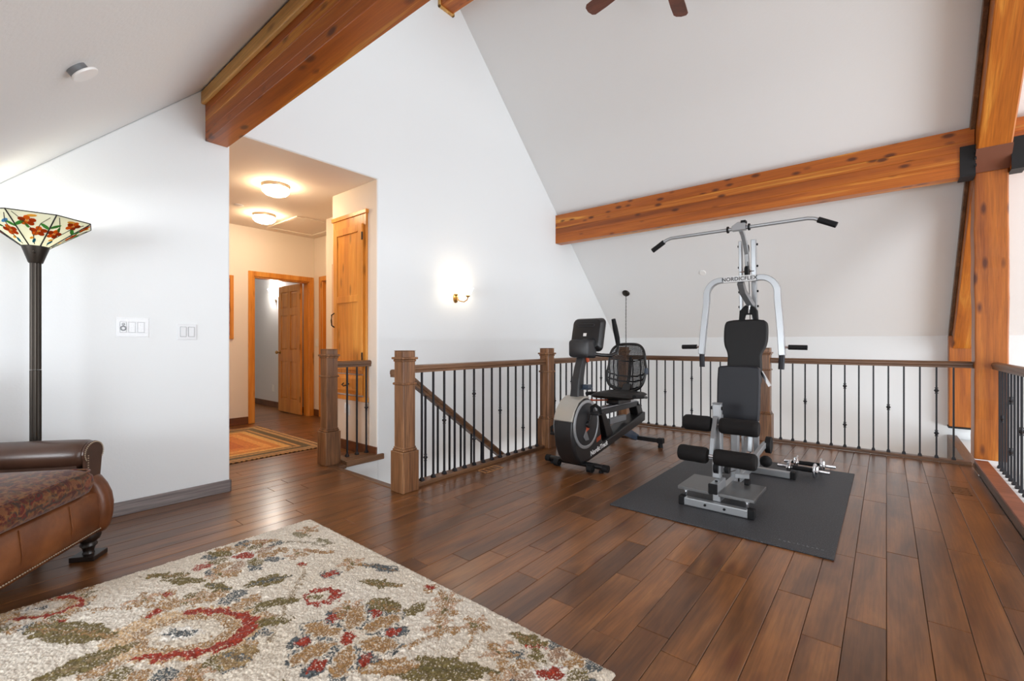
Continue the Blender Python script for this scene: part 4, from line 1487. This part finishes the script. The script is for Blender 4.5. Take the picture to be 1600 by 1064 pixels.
co = box_cushion(-.298, .298, -.26, .450, .362, .485, 20, .030).build('seat_cushion', M['paisley'], CH, smooth=True, local=True, angle=80)
MB().tube(rr_ring(-.290, .290, -.252, .442, .480, .05, 5), .0045, 6, closed=True).build('piping', M['paisley'], co, smooth=True, local=True)
# backrest
bk = pillow(-.33, .33, -.09, .09, 0, .60, 14, 0)
bkm = MB()
rings = []
for z, y0, y1, hw in ((.36, -.44, -.27, .33), (.55, -.46, -.26, .34), (.75, -.49, -.28, .35), (.92, -.52, -.33, .345), (.98, -.52, -.37, .33), (1.0, -.50, -.42, .29)):
    rings.append(rr_ring(-hw, hw, y0, y1, z, .05))
bkm.loft(rings)
bkm.build('backrest', M['leather'], CH, smooth=True, local=True, angle=60)
# legs: turned front feet on square pads, plain back legs
dk = plain('ebonised_wood', rgb(34, 26, 22), .3)
for s in (-1, 1):
    lx_, ly_ = s * (HW - .030), .365
    f = MB().lathe([(0, .136), (.048, .136), (.052, .118), (.046, .098), (.030, .084), (.036, .074), (.036, .066), (.026, .056), (.022, .036), (.026, .026), (0, .026)], (lx_, ly_, 0), 20)
    lo = f.build('front_leg', dk, CH, smooth=True, local=True)
    MB().box(lx_ - .055, lx_ + .055, ly_ - .055, ly_ + .055, .001, .026).build('foot_pad', dk, lo, bevel=.003, local=True)
    MB().loft([[(s * (HW - .05) + a * .022, -.40 + b * .022 - .03, .001) for a, b in ((-1, -1), (1, -1), (1, 1), (-1, 1))], [(s * (HW - .05) + a * .03, -.38 + b * .03, .136) for a, b in ((-1, -1), (1, -1), (1, 1), (-1, 1))]]).build('back_leg', dk, CH, bevel=.004, local=True)


# ------------------------------------------------------------------ recumbent exercise bike (rider faces the camera side)
BX, BY = -2.14, 3.50
BK = thing('exercise_bike', (BX, BY, 0), 'black recumbent exercise bike with mesh backrest beside the stair railing', 'exercise bike')
pb = plain('satin_black_plastic', rgb(17, 17, 19), .36, 0, .5)
pg = plain('charcoal_plastic', rgb(36, 37, 40), .42)
pdk = plain('matte_dark_shroud', rgb(28, 27, 28), .42)
psv = plain('warm_silver_plastic', rgb(168, 164, 156), .38, .3)
pred = plain('red_orange_plastic', rgb(176, 74, 40), .45)
alu = plain('aluminium_rail', rgb(176, 180, 186), .3, .9)
blu = plain('blue_grey_gloss', rgb(56, 66, 80), .25)


def B(m, name, mt, parent=None, **kw):
    """build in bike-local coordinates"""
    return m.build(name, mt, parent or BK, local=True, **kw)


# front housing
prof = [(-.085, .062), (-.150, .13), (-.195, .22), (-.215, .33), (-.205, .44), (-.165, .53), (-.100, .595), (-.02, .625), (.07, .622), (.15, .585), (.215, .52), (.255, .43), (.272, .33), (.300, .23), (.355, .165), (.30, .120), (.05, .062)]
sh = B(MB().prism(prof, 'x', -.098, .098), 'front_housing', pdk, bevel=.022, bseg=4, smooth=True, angle=45)
cap = [(-.205, .44), (-.165, .53), (-.100, .595), (-.02, .625), (.07, .622), (.07, .640), (-.02, .645), (-.108, .612), (-.182, .540), (-.222, .45)]
B(MB().prism(cap, 'x', -.092, .094), 'top_cover', psv, bevel=.006, smooth=True, angle=45)
for xx, sgn in ((.098, 1), (-.098, -1)):
    d = MB()
    Mx = Ry(PI / 2 * sgn)
    B(MB().lathe([(0, 0), (.188, 0), (.186, .008), (.120, .012), (.05, .014), (0, .014)], (xx, 0.01, .40), 40, Mx), 'flywheel_cover', pg, smooth=True)
    B(MB().lathe([(.186, 0), (.214, 0), (.213, .007), (.205, .010), (.190, .010), (.186, .007)], (xx, 0.01, .40), 48, Mx), 'silver_ring', M['silver'], smooth=True)
    ca = -2.3 if sgn > 0 else -2.3 + PI
    ce = (xx + sgn * .035, .01 + .15 * math.cos(ca) * -.35, .40 + (.10 if sgn > 0 else -.11))
    arm = MB().sweep([(xx + sgn * .030, .01, .40), ce], [(-.016, -.007), (.016, -.007), (.016, .007), (-.016, .007)], up=(1, 0, 0))
    ao = B(arm, 'crank_arm', pb, bevel=.003)
    B(MB().lathe([(0, .012), (.032, .012), (.030, .038), (0, .040)], (xx, .01, .40), 18, Mx), 'crank_hub', pb, smooth=True)
    px_, py_, pz_ = ce[0] + sgn * .055, ce[1], ce[2]
    pd = B(MB().cbox((px_, py_, pz_), (.085, .105, .024)), 'pedal', pb, bevel=.006)
    B(MB().cbox((px_, py_, pz_ + .013), (.06, .085, .004)), 'pedal_tread', M['rubber'], pd)
    B(MB().sweep([(px_ - .045, py_ - .02, pz_), (px_ - .040, py_ - .03, pz_ + .05), (px_, py_ - .035, pz_ + .075), (px_ + .040, py_ - .03, pz_ + .05), (px_ + .045, py_ - .02, pz_)],
                 [(-.014, -.002), (.014, -.002), (.014, .002), (-.014, .002)], up=(0, 1, 0)), 'strap', M['rubber'], pd)
B(MB().prism([(-.03, .335), (.03, .355), (.045, .42), (.005, .43)], 'x', .113, .118), 'crank_emblem', pred, bevel=.002)
B(MB().prism([(-.065, .30), (-.03, .262), (.03, .262), (-.02, .36)], 'x', .112, .117), 'cover_highlight', M['silver_d'], bevel=.002)
# lettering along the lower edge
rot = math.radians(9)
M4 = Matrix.Translation((.0995, .245, .148)) @ Matrix.Rotation(rot, 4, 'X') @ Matrix.Rotation(PI / 2, 4, 'Z') @ Matrix.Rotation(PI / 2, 4, 'X')
obj('lettering', text_mesh('NordicTrack', .062, M4, .001, .0012), plain('white_print', rgb(232, 232, 232), .5), BK)
M4 = Matrix.Translation((.0995, .235, .235)) @ Matrix.Rotation(math.radians(14), 4, 'X') @ Matrix.Rotation(PI / 2, 4, 'Z') @ Matrix.Rotation(PI / 2, 4, 'X')
obj('model_stripe', text_mesh('//////', .050, M4, .001, .002), pred, BK)

# frame behind the housing
hwx = .048
B(MB().prism([(-.06, .052), (.10, .055), (1.33, .258), (1.335, .355), (.58, .215), (.28, .17)], 'x', -hwx - .03, hwx + .03), 'lower_beam', pb, bevel=.012, bseg=3)
B(MB().prism([(1.19, .478), (1.30, .42), (1.335, .355), (1.33, .30), (1.22, .31), (1.16, .43)], 'x', -hwx, hwx), 'rear_link', pb, bevel=.010)
B(MB().prism([(.36, .425), (.36, .482), (1.23, .478), (1.23, .428)], 'x', -hwx, hwx), 'seat_rail', pg, bevel=.006)
B(MB().box(-hwx + .008, hwx - .008, .40, 1.20, .482, .492), 'rail_track', alu)
B(MB().prism([(.36, .45), (.455, .44), (.62, .22), (.50, .17)], 'x', -hwx - .006, hwx + .006), 'front_strut', pb, bevel=.008)
B(MB().box(-.018, .018, .62, .98, .30, .36), 'inner_tube', M['silver_d'], bevel=.006)
# stabilisers
fs = B(MB().cyl((-.30, -.0, .050), (.30, -.0, .050), .024, 14), 'front_stabiliser', pb, smooth=True)
B(MB().box(-.045, .045, -.05, .05, .045, .085), 'stabiliser_mount', pb, bevel=.01)
for s in (-1, 1):
    B(MB().cyl((s * .145, -.045, .034), (s * .195, -.045, .034), .033, 18).cyl((s * .135, -.045, .034), (s * .205, -.045, .034), .016, 12), 'transport_wheel', M['rubber'], fs, smooth=True)
    B(MB().cyl((s * .27, 0, .044), (s * .318, 0, .044), .031, 14), 'end_cap', M['rubber'], fs, smooth=True)
    B(MB().lathe([(0, 0.0), (.020, 0.0), (.020, .02), (0, .02)], (s * .25, .0, .001), 12), 'leveling_foot', M['rubber'], fs)
rs = B(MB().box(-.27, .27, 1.225, 1.275, .050, .095), 'rear_stabiliser', pb, bevel=.008)
for s in (-1, 1):
    B(MB().box(min(s * .25, s * .315), max(s * .25, s * .315), 1.218, 1.282, .045, .100), 'end_cap', M['rubber'], rs, bevel=.008)
    B(MB().lathe([(0, 0), (.026, 0), (.022, .045), (0, .045)], (s * .28, 1.25, .001), 14), 'leveling_foot', M['rubber'], rs)
B(MB().prism([(.80, .185), (1.20, .05), (1.28, .05), (1.28, .10), (1.02, .215)], 'x', -.03, .03), 'rear_brace', blu, bevel=.008)
# mast
rings = []
for y, z, dx, dy in ((.015, .60, .050, .052), (.020, .70, .044, .046), (.035, .80, .040, .042), (.065, .90, .038, .040), (.110, .99, .038, .042), (.14, 1.03, .038, .042)):
    rings.append([(-dx, y - dy, z), (dx, y - dy, z), (dx, y + dy, z), (-dx, y + dy, z)])
B(MB().loft(rings), 'mast', pg, bevel=.012, bseg=3)
B(MB().box(.045, .058, .0, .085, .70, .705).box(.04, .115, .03, .10, .700, .712).box(.045, .105, .035, .095, .712, .745), 'bottle_holder', blu, bevel=.006)
# console seen from its back
til = Rx(math.radians(-14))
c0 = Vector((0, .20, 1.195))
cs = MB()
def rr2(w, h, r, n=5):
    pts = []
    for cx_, cz_, a0 in ((w - r, h - r, 0), (-w + r, h - r, PI / 2), (-w + r, -h + r, PI), (w - r, -h + r, 3 * PI / 2)):
        for k in range(n + 1):
            a = a0 + PI / 2 * k / n
            pts.append((cx_ + r * math.cos(a), cz_ + r * math.sin(a)))
    return pts
for y, w, h in ((-.040, .125, .115), (-.034, .145, .135), (-.015, .155, .148), (.018, .162, .155), (.030, .160, .153)):
    pass
rings = [[c0 + til @ Vector((p[0], y, p[1])) for p in rr2(w, h, .045)] for y, w, h in ((-.042, .120, .110), (-.036, .142, .134), (-.012, .154, .148), (.016, .164, .158), (.030, .162, .156))]
cn = B(MB().loft(rings), 'console', pb, smooth=True, angle=40)
rings = [[c0 + til @ Vector((p[0], y, p[1] + .006)) for p in rr2(w, h, .03)] for y, w, h in ((.0305, .135, .125), (.033, .135, .125))]
B(MB().loft(rings), 'screen', plain('dark_screen', rgb(14, 16, 20), .1), cn)
B(MB().obox(c0 + til @ Vector((0.0, -.044, -.015)), (.032, .003, .028), til), 'sticker', M['white'], cn)
rings = [[c0 + til @ Vector((p[0], y, p[1] + .075)) for p in rr2(w, h, .02)] for y, w, h in ((-.047, .085, .014), (-.042, .09, .018))]
B(MB().loft(rings), 'vent_slot', pg, cn)
rings = [[Vector((p[0], y, 1.065 + p[1])) for p in rr2(w, h, .03)] for y, w, h in ((.035, .085, .062), (.045, .102, .078), (.10, .112, .086), (.16, .115, .09))]
nk = B(MB().loft(rings), 'console_neck', pg, smooth=True, angle=40)
B(MB().lathe([(0, 0), (.014, 0), (.018, .03), (.014, .05), (0, .05)], (.045, .13, .945), 12, Rx(math.radians(20))), 'tilt_lever', pred, smooth=True)
for s in (-1, 1):
    pth = [(s * .08, .12, 1.02), (s * .14, .20, 1.005), (s * .185, .30, 1.000), (s * .205, .37, 1.02), (s * .210, .40, 1.07), (s * .207, .40, 1.13), (s * .200, .375, 1.22), (s * .196, .35, 1.30)]
    hb = B(MB().tube(pth, .0165, 12), 'handlebar', pb, smooth=True)
    B(MB().tube([(s * .209, .402, 1.10), (s * .205, .392, 1.16), (s * .198, .365, 1.25), (s * .194, .338, 1.335)], [.020, .024, .024, .019], 12), 'grip', M['rubber'], hb, smooth=True)
# seat
B(MB().box(-.075, .075, .70, .98, .493, .545), 'seat_carriage', pb, bevel=.012)
B(MB().prism([(.90, .50), (1.0, .50), (1.10, .66), (1.04, .68)], 'x', -.05, .05), 'back_bracket', pb, bevel=.010)
st = pillow(-.215, .215, .62, 1.07, .545, .610, 18, .012)
B(st, 'seat_pad', plain('charcoal_vinyl', rgb(30, 28, 27), .55, 0, .35, bump=(220, .2, .002)), smooth=True, angle=80)
for s in (-1, 1):
    B(MB().tube([(s * .20, .98, .555), (s * .255, .94, .560), (s * .262, .85, .575), (s * .260, .66, .590)], .014, 10), 'seat_handle', pb, smooth=True)
    B(MB().tube([(s * .262, .83, .577), (s * .260, .64, .592)], .019, 12), 'seat_grip', M['rubber'], smooth=True)
B(MB().cyl((-.05, .70, .535), (-.20, .64, .525), .008, 8).sphere((-.205, .638, .525), .016, 8), 'adjust_lever', pred, smooth=True)
# mesh backrest
bc = Vector((-.01, 1.06, .855))
bt = Rx(math.radians(-10))
def bp(u, v, off=0.0):
    # curved shell coordinates
    return bc + bt @ Vector((u, off - .05 * (u / .22) ** 2 + .02 * math.cos(v * 6), v))
def outline(a):
    c, s = math.cos(a), math.sin(a)
    w = .205 if s > 0 else .222
    h = .252
    e = .62
    return (w * math.copysign(abs(c) ** e, c), h * math.copysign(abs(s) ** e, s))
path = [bp(*outline(2 * PI * k / 48)) for k in range(48)]
bo = B(MB().tube(path, .0135, 10, up=(0, 1, 0), closed=True), 'backrest_frame', pb, smooth=True, angle=60)
web = MB()
def halfw(v):
    s = min(1, abs(v) / .252) ** (1 / .62)
    return (.205 if v > 0 else .222) * max(0.0, math.sqrt(max(0, 1 - s * s))) ** .62
for k in range(-16, 17):
    v = k * .0145
    hw_ = halfw(v)
    if hw_ > .02:
        web.tube([bp(-hw_ + 2 * hw_ * j / 10, v) for j in range(11)], .0036, 4)
for k in range(-15, 16):
    u = k * .0138
    vs = [v_ for v_ in np.linspace(-.245, .245, 60) if halfw(v_) > abs(u)]
    if len(vs) > 2:
        web.tube([bp(u, vs[0] + (vs[-1] - vs[0]) * j / 8) for j in range(9)], .0032, 4)
tag(B(web, 'mesh_webbing', pb, bo), kind='stuff')
for v_, w_ in ((-.065, .016), (-.12, .018), (-.205, .028), (.10, .010)):
    hw_ = halfw(v_) - .004
    B(MB().sweep([bp(-hw_ + 2 * hw_ * j / 12, v_ - .035 * (1 - ((j - 6) / 6) ** 2), .006) for j in range(13)], [(-.003, -w_ / 2), (.003, -w_ / 2), (.003, w_ / 2), (-.003, w_ / 2)]), 'lumbar_band', pb, bo)
B(MB().cbox(bp(.225, -.04, .01), (.03, .05, .07)), 'lumbar_knob', blu, bevel=.01)
B(MB().tube([bp(0, -.24, .02), bp(0, -.10, .05), bp(0, .12, .05)], .016, 10), 'spine', pb, smooth=True)


# ------------------------------------------------------------------ home gym
GX, GY, GZ = -.87, 3.17, .0105
GM = thing('home_gym', (GX, GY, GZ), 'silver home gym with black pads, press arms and a lat bar', 'gym machine')
vin = plain('black_vinyl', rgb(20, 19, 20), .55, 0, .3, bump=(260, .15, .002))
vin2 = plain('blue_black_vinyl', rgb(15, 17, 26), .5, 0, .35, bump=(260, .15, .002))
foam = plain('black_foam', rgb(22, 20, 20), .8, 0, .25, bump=(180, .25, .002))
plt = plain('dark_grey_plate', rgb(104, 104, 104), .32, .6)
cable = plain('black_cable', rgb(20, 20, 22), .5)


def G(m, name, mt, parent=None, **kw):
    return m.build(name, mt, parent or GM, local=True, **kw)


def rt(path, w=.05, h=.05, up=(0, 0, 1)):
    return MB().sweep(path, [(-w / 2, -h / 2), (w / 2, -h / 2), (w / 2, h / 2), (-w / 2, h / 2)], up)


S = M['silver']
# feet
for y, xa, xb in ((0.0, -.235, .235), (1.13, -.30, .305)):
    f = G(rt([(xa + .03, y, .028), (xb - .03, y, .028)], .05, .052), 'base_foot', S, bevel=.006)
    for s, xx in ((-1, xa), (1, xb)):
        G(MB().box(min(xx, xx - s * .040), max(xx, xx - s * .040), y - .030, y + .030, .001, .060), 'end_cap', M['rubber'], f, bevel=.006)
    if y == 0.0:
        for xx in (-.06, .06):
            G(MB().cyl((xx, y - .025, .03), (xx, y - .034, .03), .008, 8), 'bolt', M['rubber'], f)
        for xx in (-.19, .19):
            G(MB().cyl((xx, y, .054), (xx, y, .085), .008, 8).cyl((xx, y, .085), (xx, y, .098), .014, 10), 'plate_bolt', M['chrome'], f)
# raised front spine and long base spine
sp = G(rt([(-.012, -.01, .145), (-.012, .20, .145)], .05, .06), 'front_spine', S, bevel=.005)
G(MB().box(-.040, .016, -.030, -.009, .112, .178), 'end_cap', M['rubber'], sp, bevel=.005)
G(MB().cyl((-.012, .06, .175), (-.012, .06, .182), .009, 8), 'bolt', M['rubber'], sp)
G(rt([(0, .02, .085), (0, 1.13, .085)], .05, .06), 'base_spine', S, bevel=.005)
# foot plates
for xa, xb in ((-.25, -.040), (.016, .232)):
    G(MB().box(xa, xb, .0, .36, .096, .118), 'foot_plate', plt, bevel=.003)
# front upright with rollers
fu = G(rt([(-.035, .165, .175), (-.035, .165, .685)], .055, .05, up=(0, 1, 0)), 'front_upright', S, bevel=.006)
G(MB().box(-.063, -.007, .138, .192, .686, .692), 'top_cap', M['silver_d'], fu, bevel=.002)
for xx in (-.066, -.004):
    G(MB().cyl((xx - .008, .165, .655), (xx + .008, .165, .655), .012, 10), 'bolt', M['rubber'], fu)


def rollers(y, z, xa, xb, gap0, gap1):
    bar = G(MB().cyl((xa + .01, y, z), (xb - .01, y, z), .012, 10), 'roller_bar', M['chrome'], smooth=True)
    for a, b in ((xa, gap0), (gap1, xb)):
        rings = []
        for x, r in ((a, .044), (a + .010, .052), (a + .03, .0545), ((a + b) / 2, .053), (b - .03, .0545), (b - .010, .052), (b, .044)):
            rings.append([(x, y + r * math.cos(2 * PI * k / 24), z + r * math.sin(2 * PI * k / 24)) for k in range(24)])
        G(MB().loft(rings), 'foam_roller', foam, bar, smooth=True, angle=50)


rollers(.125, .545, -.245, .232, -.062, -.006)
rollers(.02, .350, -.245, .238, -.056, -.012)
# swing arm carrying the lower rollers
G(rt([(-.035, .13, .60), (-.035, .06, .46), (-.035, .025, .33)], .022, .03, up=(1, 0, 0)), 'swing_arm', M['silver_d'], bevel=.003)
G(MB().cyl((-.05, .155, .245), (-.02, .155, .245), .040, 20), 'pulley', M['rubber'], smooth=True)
G(MB().cyl((.01, .20, .24), (.035, .20, .24), .035, 20), 'pulley', M['rubber'], smooth=True)
G(MB().box(-.028, -.02, .20, .26, .18, .60), 'front_link_plate', M['silver_d'])
G(MB().tube([(-.035, .155, .205), (.0, .22, .20), (.01, .50, .16), (.0, 1.0, .20), (.02, .93, .9), (.02, .86, 1.55), (.02, .80, 1.75)], .003, 6), 'cable', cable, smooth=True)
# seat post and seat rail
so = G(rt([(.0, .50, .06), (.0, .50, .53)], .05, .06, up=(0, 1, 0)), 'seat_post', S, bevel=.006)
G(rt([(.0, .19, .50), (.0, .80, .50)], .05, .045), 'seat_rail', S, bevel=.005)
G(rt([(.06, .44, .525), (.06, .70, .525)], .03, .03), 'seat_bracket', S, bevel=.004)
G(MB().box(-.10, .155, .44, .475, .520, .545), 'seat_support', S, bevel=.004)


def pad(prof, y0, y1, tilt, pivot, name, mt, bev=.02):
    m = MB().prism(prof, 'y', y0, y1)
    T = Matrix.Translation(pivot) @ Matrix.Rotation(tilt, 4, 'X') @ Matrix.Translation(-Vector(pivot))
    m.xf(T)
    return G(m, name, mt, bevel=bev, bseg=4)


def soft(prof, n=3):
    for _ in range(n):
        q_ = []
        for i in range(len(prof)):
            a = Vector(prof[i]); b = Vector(prof[(i + 1) % len(prof)])
            q_ += [tuple(a.lerp(b, .22)), tuple(a.lerp(b, .78))]
        prof = q_
    return prof


seat_prof = soft([(-.122, .540), (-.10, .535), (.145, .535), (.165, .540), (.166, .91), (.150, .935), (-.105, .935), (-.122, .91)], 1)
sdp = pad(seat_prof, .46, .525, math.radians(-4), (0, .5, .55), 'seat_pad', vin2)
G(MB().box(-.11, .12, .526, .534, .56, .91).xf(Matrix.Translation((0, .5, .55)) @ Matrix.Rotation(math.radians(-4), 4, 'X') @ Matrix.Translation((0, -.5, -.55))), 'seat_backing', pb, sdp)
back_prof = soft([(-.115, .74), (.125, .74), (.128, .94), (.120, 1.02), (.163, 1.10), (.165, 1.25), (.145, 1.295), (-.125, 1.295), (-.150, 1.25), (-.150, 1.10), (-.115, 1.02), (-.118, .94)], 2)
pad(back_prof, .72, .785, math.radians(-6), (0, .72, .75), 'back_pad', vin)
G(MB().box(.172, .188, .60, .64, .78, .90).xf(Matrix.Translation((.18, .62, .84)) @ Matrix.Rotation(-.5, 4, 'Y') @ Matrix.Translation((-.18, -.62, -.84))), 'adjust_plate', M['chrome'])
G(rt([(.0, .52, .62), (.0, .80, .80)], .04, .04), 'back_support', S, bevel=.004)
# tower
TW = []
for xx, w_ in ((-.045, .024), (.052, .036)):
    u = G(rt([(xx, .97, .10), (xx, .93, .9), (xx, .86, 1.93)], w_, .045, up=(0, 1, 0)), 'tower_upright', S, bevel=.004)
    for z in (1.28, 1.40, 1.52, 1.72, 1.89):
        y = .93 - (.07 / 1.08) * (z - .9)
        G(MB().cyl((xx + (w_ / 2 if xx > 0 else -w_ / 2), y, z), (xx + (w_ / 2 + .010 if xx > 0 else -w_ / 2 - .010), y, z), .009, 8), 'bolt', M['rubber'], u)
pl = G(MB().cyl((-.008, .86, 1.68), (.016, .86, 1.68), .045, 24), 'pulley', M['rubber'], smooth=True)
G(MB().cyl((-.05, .86, 1.68), (.055, .86, 1.68), .007, 8), 'pulley_axle', M['chrome'], pl)
pl = G(MB().cyl((-.008, .85, 1.86), (.016, .85, 1.86), .032, 24), 'pulley', M['rubber'], smooth=True)
# curved hook arm from the tower to the lat bar
G(rt([(.003, .88, 1.70), (.003, .85, 1.82), (.003, .80, 1.89), (.003, .72, 1.955), (.003, .66, 1.98)], .03, .03, up=(1, 0, 0)), 'lat_hook_arm', S, bevel=.004)
# lat bar
LB = [(-.685, .64, 1.905), (-.57, .64, 1.975), (-.53, .64, 1.986), (0, .64, 1.986), (.44, .64, 1.986), (.48, .64, 1.978), (.60, .64, 1.915)]
lb = G(MB().tube(LB, .0135, 12), 'lat_bar', S, smooth=True)
for a, b in ((LB[0], LB[1]), (LB[6], LB[5])):
    a, b = Vector(a), Vector(b)
    G(MB().tube([a - (b - a) * .06, a.lerp(b, .82)], .0205, 14), 'grip', M['rubber'], lb, smooth=True)
for xx in (-.085, .065):
    G(MB().cyl((xx - .006, .64, 1.986), (xx + .006, .64, 1.986), .026, 16), 'stop_collar', M['rubber'], lb, smooth=True)
G(MB().prism([(-.055, 1.968), (.045, 1.968), (.045, 2.015), (.02, 2.032), (-.01, 2.032), (-.055, 2.005)], 'y', .615, .665), 'lat_cradle', S, lb, bevel=.005)
G(MB().box(.012, .045, .612, .668, 2.020, 2.038), 'cradle_clip', M['rubber'], lb)
# press arm arch
AY = .62
arc = [(-.270, AY - .02, 1.015), (-.258, AY - .01, 1.20), (-.238, AY, 1.42)]
for k in range(1, 8):
    a = PI - (PI / 2) * k / 8
    arc.append((-.128 + .110 * math.cos(a), AY, 1.475 + .118 * math.sin(a)))
arc += [(-.125, AY, 1.593), (.145, AY, 1.593)]
for k in range(1, 8):
    a = PI / 2 - (PI / 2) * k / 8
    arc.append((.148 + .110 * math.cos(a), AY, 1.475 + .118 * math.sin(a)))
arc += [(.258, AY, 1.42), (.278, AY - .01, 1.20), (.290, AY - .02, 1.015)]
pa = G(rt(arc, .042, .05, up=(0, 1, 0)), 'press_arm', S, smooth=True, angle=30, bevel=.004)
G(MB().box(-.105, .120, AY - .0305, AY - .0255, 1.570, 1.616), 'name_plate', plain('pale_name_plate', rgb(206, 208, 210), .4), pa)
M4 = Matrix.Translation((.007, AY - .0312, 1.592)) @ Matrix.Rotation(PI / 2, 4, 'X')
tm = text_mesh('NORDICFLEX', .039, M4, .0006, .0006, 1.06)
obj('lettering', tm, plain('black_print', rgb(24, 24, 26), .5), pa)
for s, xx in ((-1, -.268), (1, .288)):
    G(MB().tube([(xx, AY - .02, 1.015), (xx - s * .004, AY - .025, .915)], .020, 12), 'down_grip', vin2, pa, smooth=True)
    G(MB().cyl((xx, AY - .02, 1.075), (xx + s * .050, AY - .02, 1.075), .010, 10), 'side_bar', M['chrome'], pa, smooth=True)
    G(MB().tube([(xx + s * .040, AY - .02, 1.075), (xx + s * .155, AY - .02, 1.073)], .0175, 12), 'side_grip', M['rubber'], pa, smooth=True)
# link from arch to tower
G(rt([(.010, AY, 1.568), (.015, AY + .06, 1.50), (.04, AY + .16, 1.42), (.04, AY + .24, 1.40)], .045, .04), 'press_link', M['silver_d'], bevel=.003)
G(MB().tube([(.03, .78, 1.46), (.035, .79, 1.40), (.03, .79, 1.34)], .006, 6), 'chain_link', M['chrome'], smooth=True)
G(MB().prism([(-.045, 1.27), (-.040, 1.36), (.0, 1.405), (.055, 1.405), (.085, 1.36), (.092, 1.27), (.060, 1.27), (.050, 1.33), (.0, 1.33), (-.012, 1.27)], 'y', .80, .85), 'pad_yoke', M['rubber'], bevel=.006)
# resistance unit low at the back right
G(rt([(.125, .30, .25), (.155, .62, .33), (.165, .70, .345)], .03, .04), 'resistance_tube', S, bevel=.004)
G(MB().cyl((.165, .72, .335), (.200, .72, .335), .062, 26), 'weight_disc', M['rubber'], smooth=True)
G(MB().sphere((.185, .60, .235), .042, 16), 'adjust_knob', M['rubber'], smooth=True)
G(rt([(.04, .32, .17), (.13, .34, .17)], .03, .03), 'side_bracket', S, bevel=.003)
G(MB().cyl((.105, .33, .13), (.135, .33, .13), .03, 16), 'pulley', M['rubber'], smooth=True)
G(rt([(.09, .55, .30), (.09, .60, .56)], .03, .035, up=(0, 1, 0)), 'rear_strut', S, bevel=.003)
G(rt([(.0, .52, .10), (.0, .95, .34)], .03, .03), 'brace', M['silver_d'], bevel=.003)

# ------------------------------------------------------------------ dumbbells
def dumbbell(x, y, z, rz, label):
    t = thing('dumbbell', (x, y, z), label, 'dumbbell', 'chrome dumbbells on the mat', rz=rz)
    for s in (-1, 1):
        b_ = MB().lathe([(0, .07), (.0125, .07), (.0125, .12)] + [q_ for k in range(11) for q_ in ((.0140, .123 + .006 * k), (.0120, .126 + .006 * k))] + [(.0, .190)], (0, 0, .0615), 12, Ry(PI / 2 * s))
        b_.build('threaded_end', M['chrome'], t, smooth=True, local=True)
    MB().tube([(-.075, 0, .0615), (-.04, 0, .0615), (0, 0, .0615), (.04, 0, .0615), (.075, 0, .0615)], [.0175, .0175, .019, .0175, .0175], 14).build('handle', M['rubber'], t, smooth=True, local=True)
    for s in (-1, 1):
        MB().lathe([(0, -.007), (.059, -.007), (.061, -.002), (.061, .004), (.056, .008), (.034, .010), (0, .010)], (s * .085, 0, .0615), 28, Ry(PI / 2 * s)).build('weight_plate', M['chrome'], t, smooth=True, local=True)
        co_ = MB()
        pts = []
        for k in range(12):
            a = 2 * PI * k / 12
            r_ = .046 if k % 2 == 0 else .032
            pts.append((r_ * math.cos(a), .0615 + r_ * math.sin(a)))
        co_.prism(pts, 'x', s * .098, s * .113)
        co_.build('star_collar', M['chrome'], t, bevel=.003, local=True)
    return t


dumbbell(-.535, 4.44, .0105, math.radians(-5), 'chrome dumbbell on the mat nearest the rear foot of the gym')
dumbbell(-.515, 4.66, .0105, math.radians(3), 'farther chrome dumbbell on the mat, nearer the far railing')
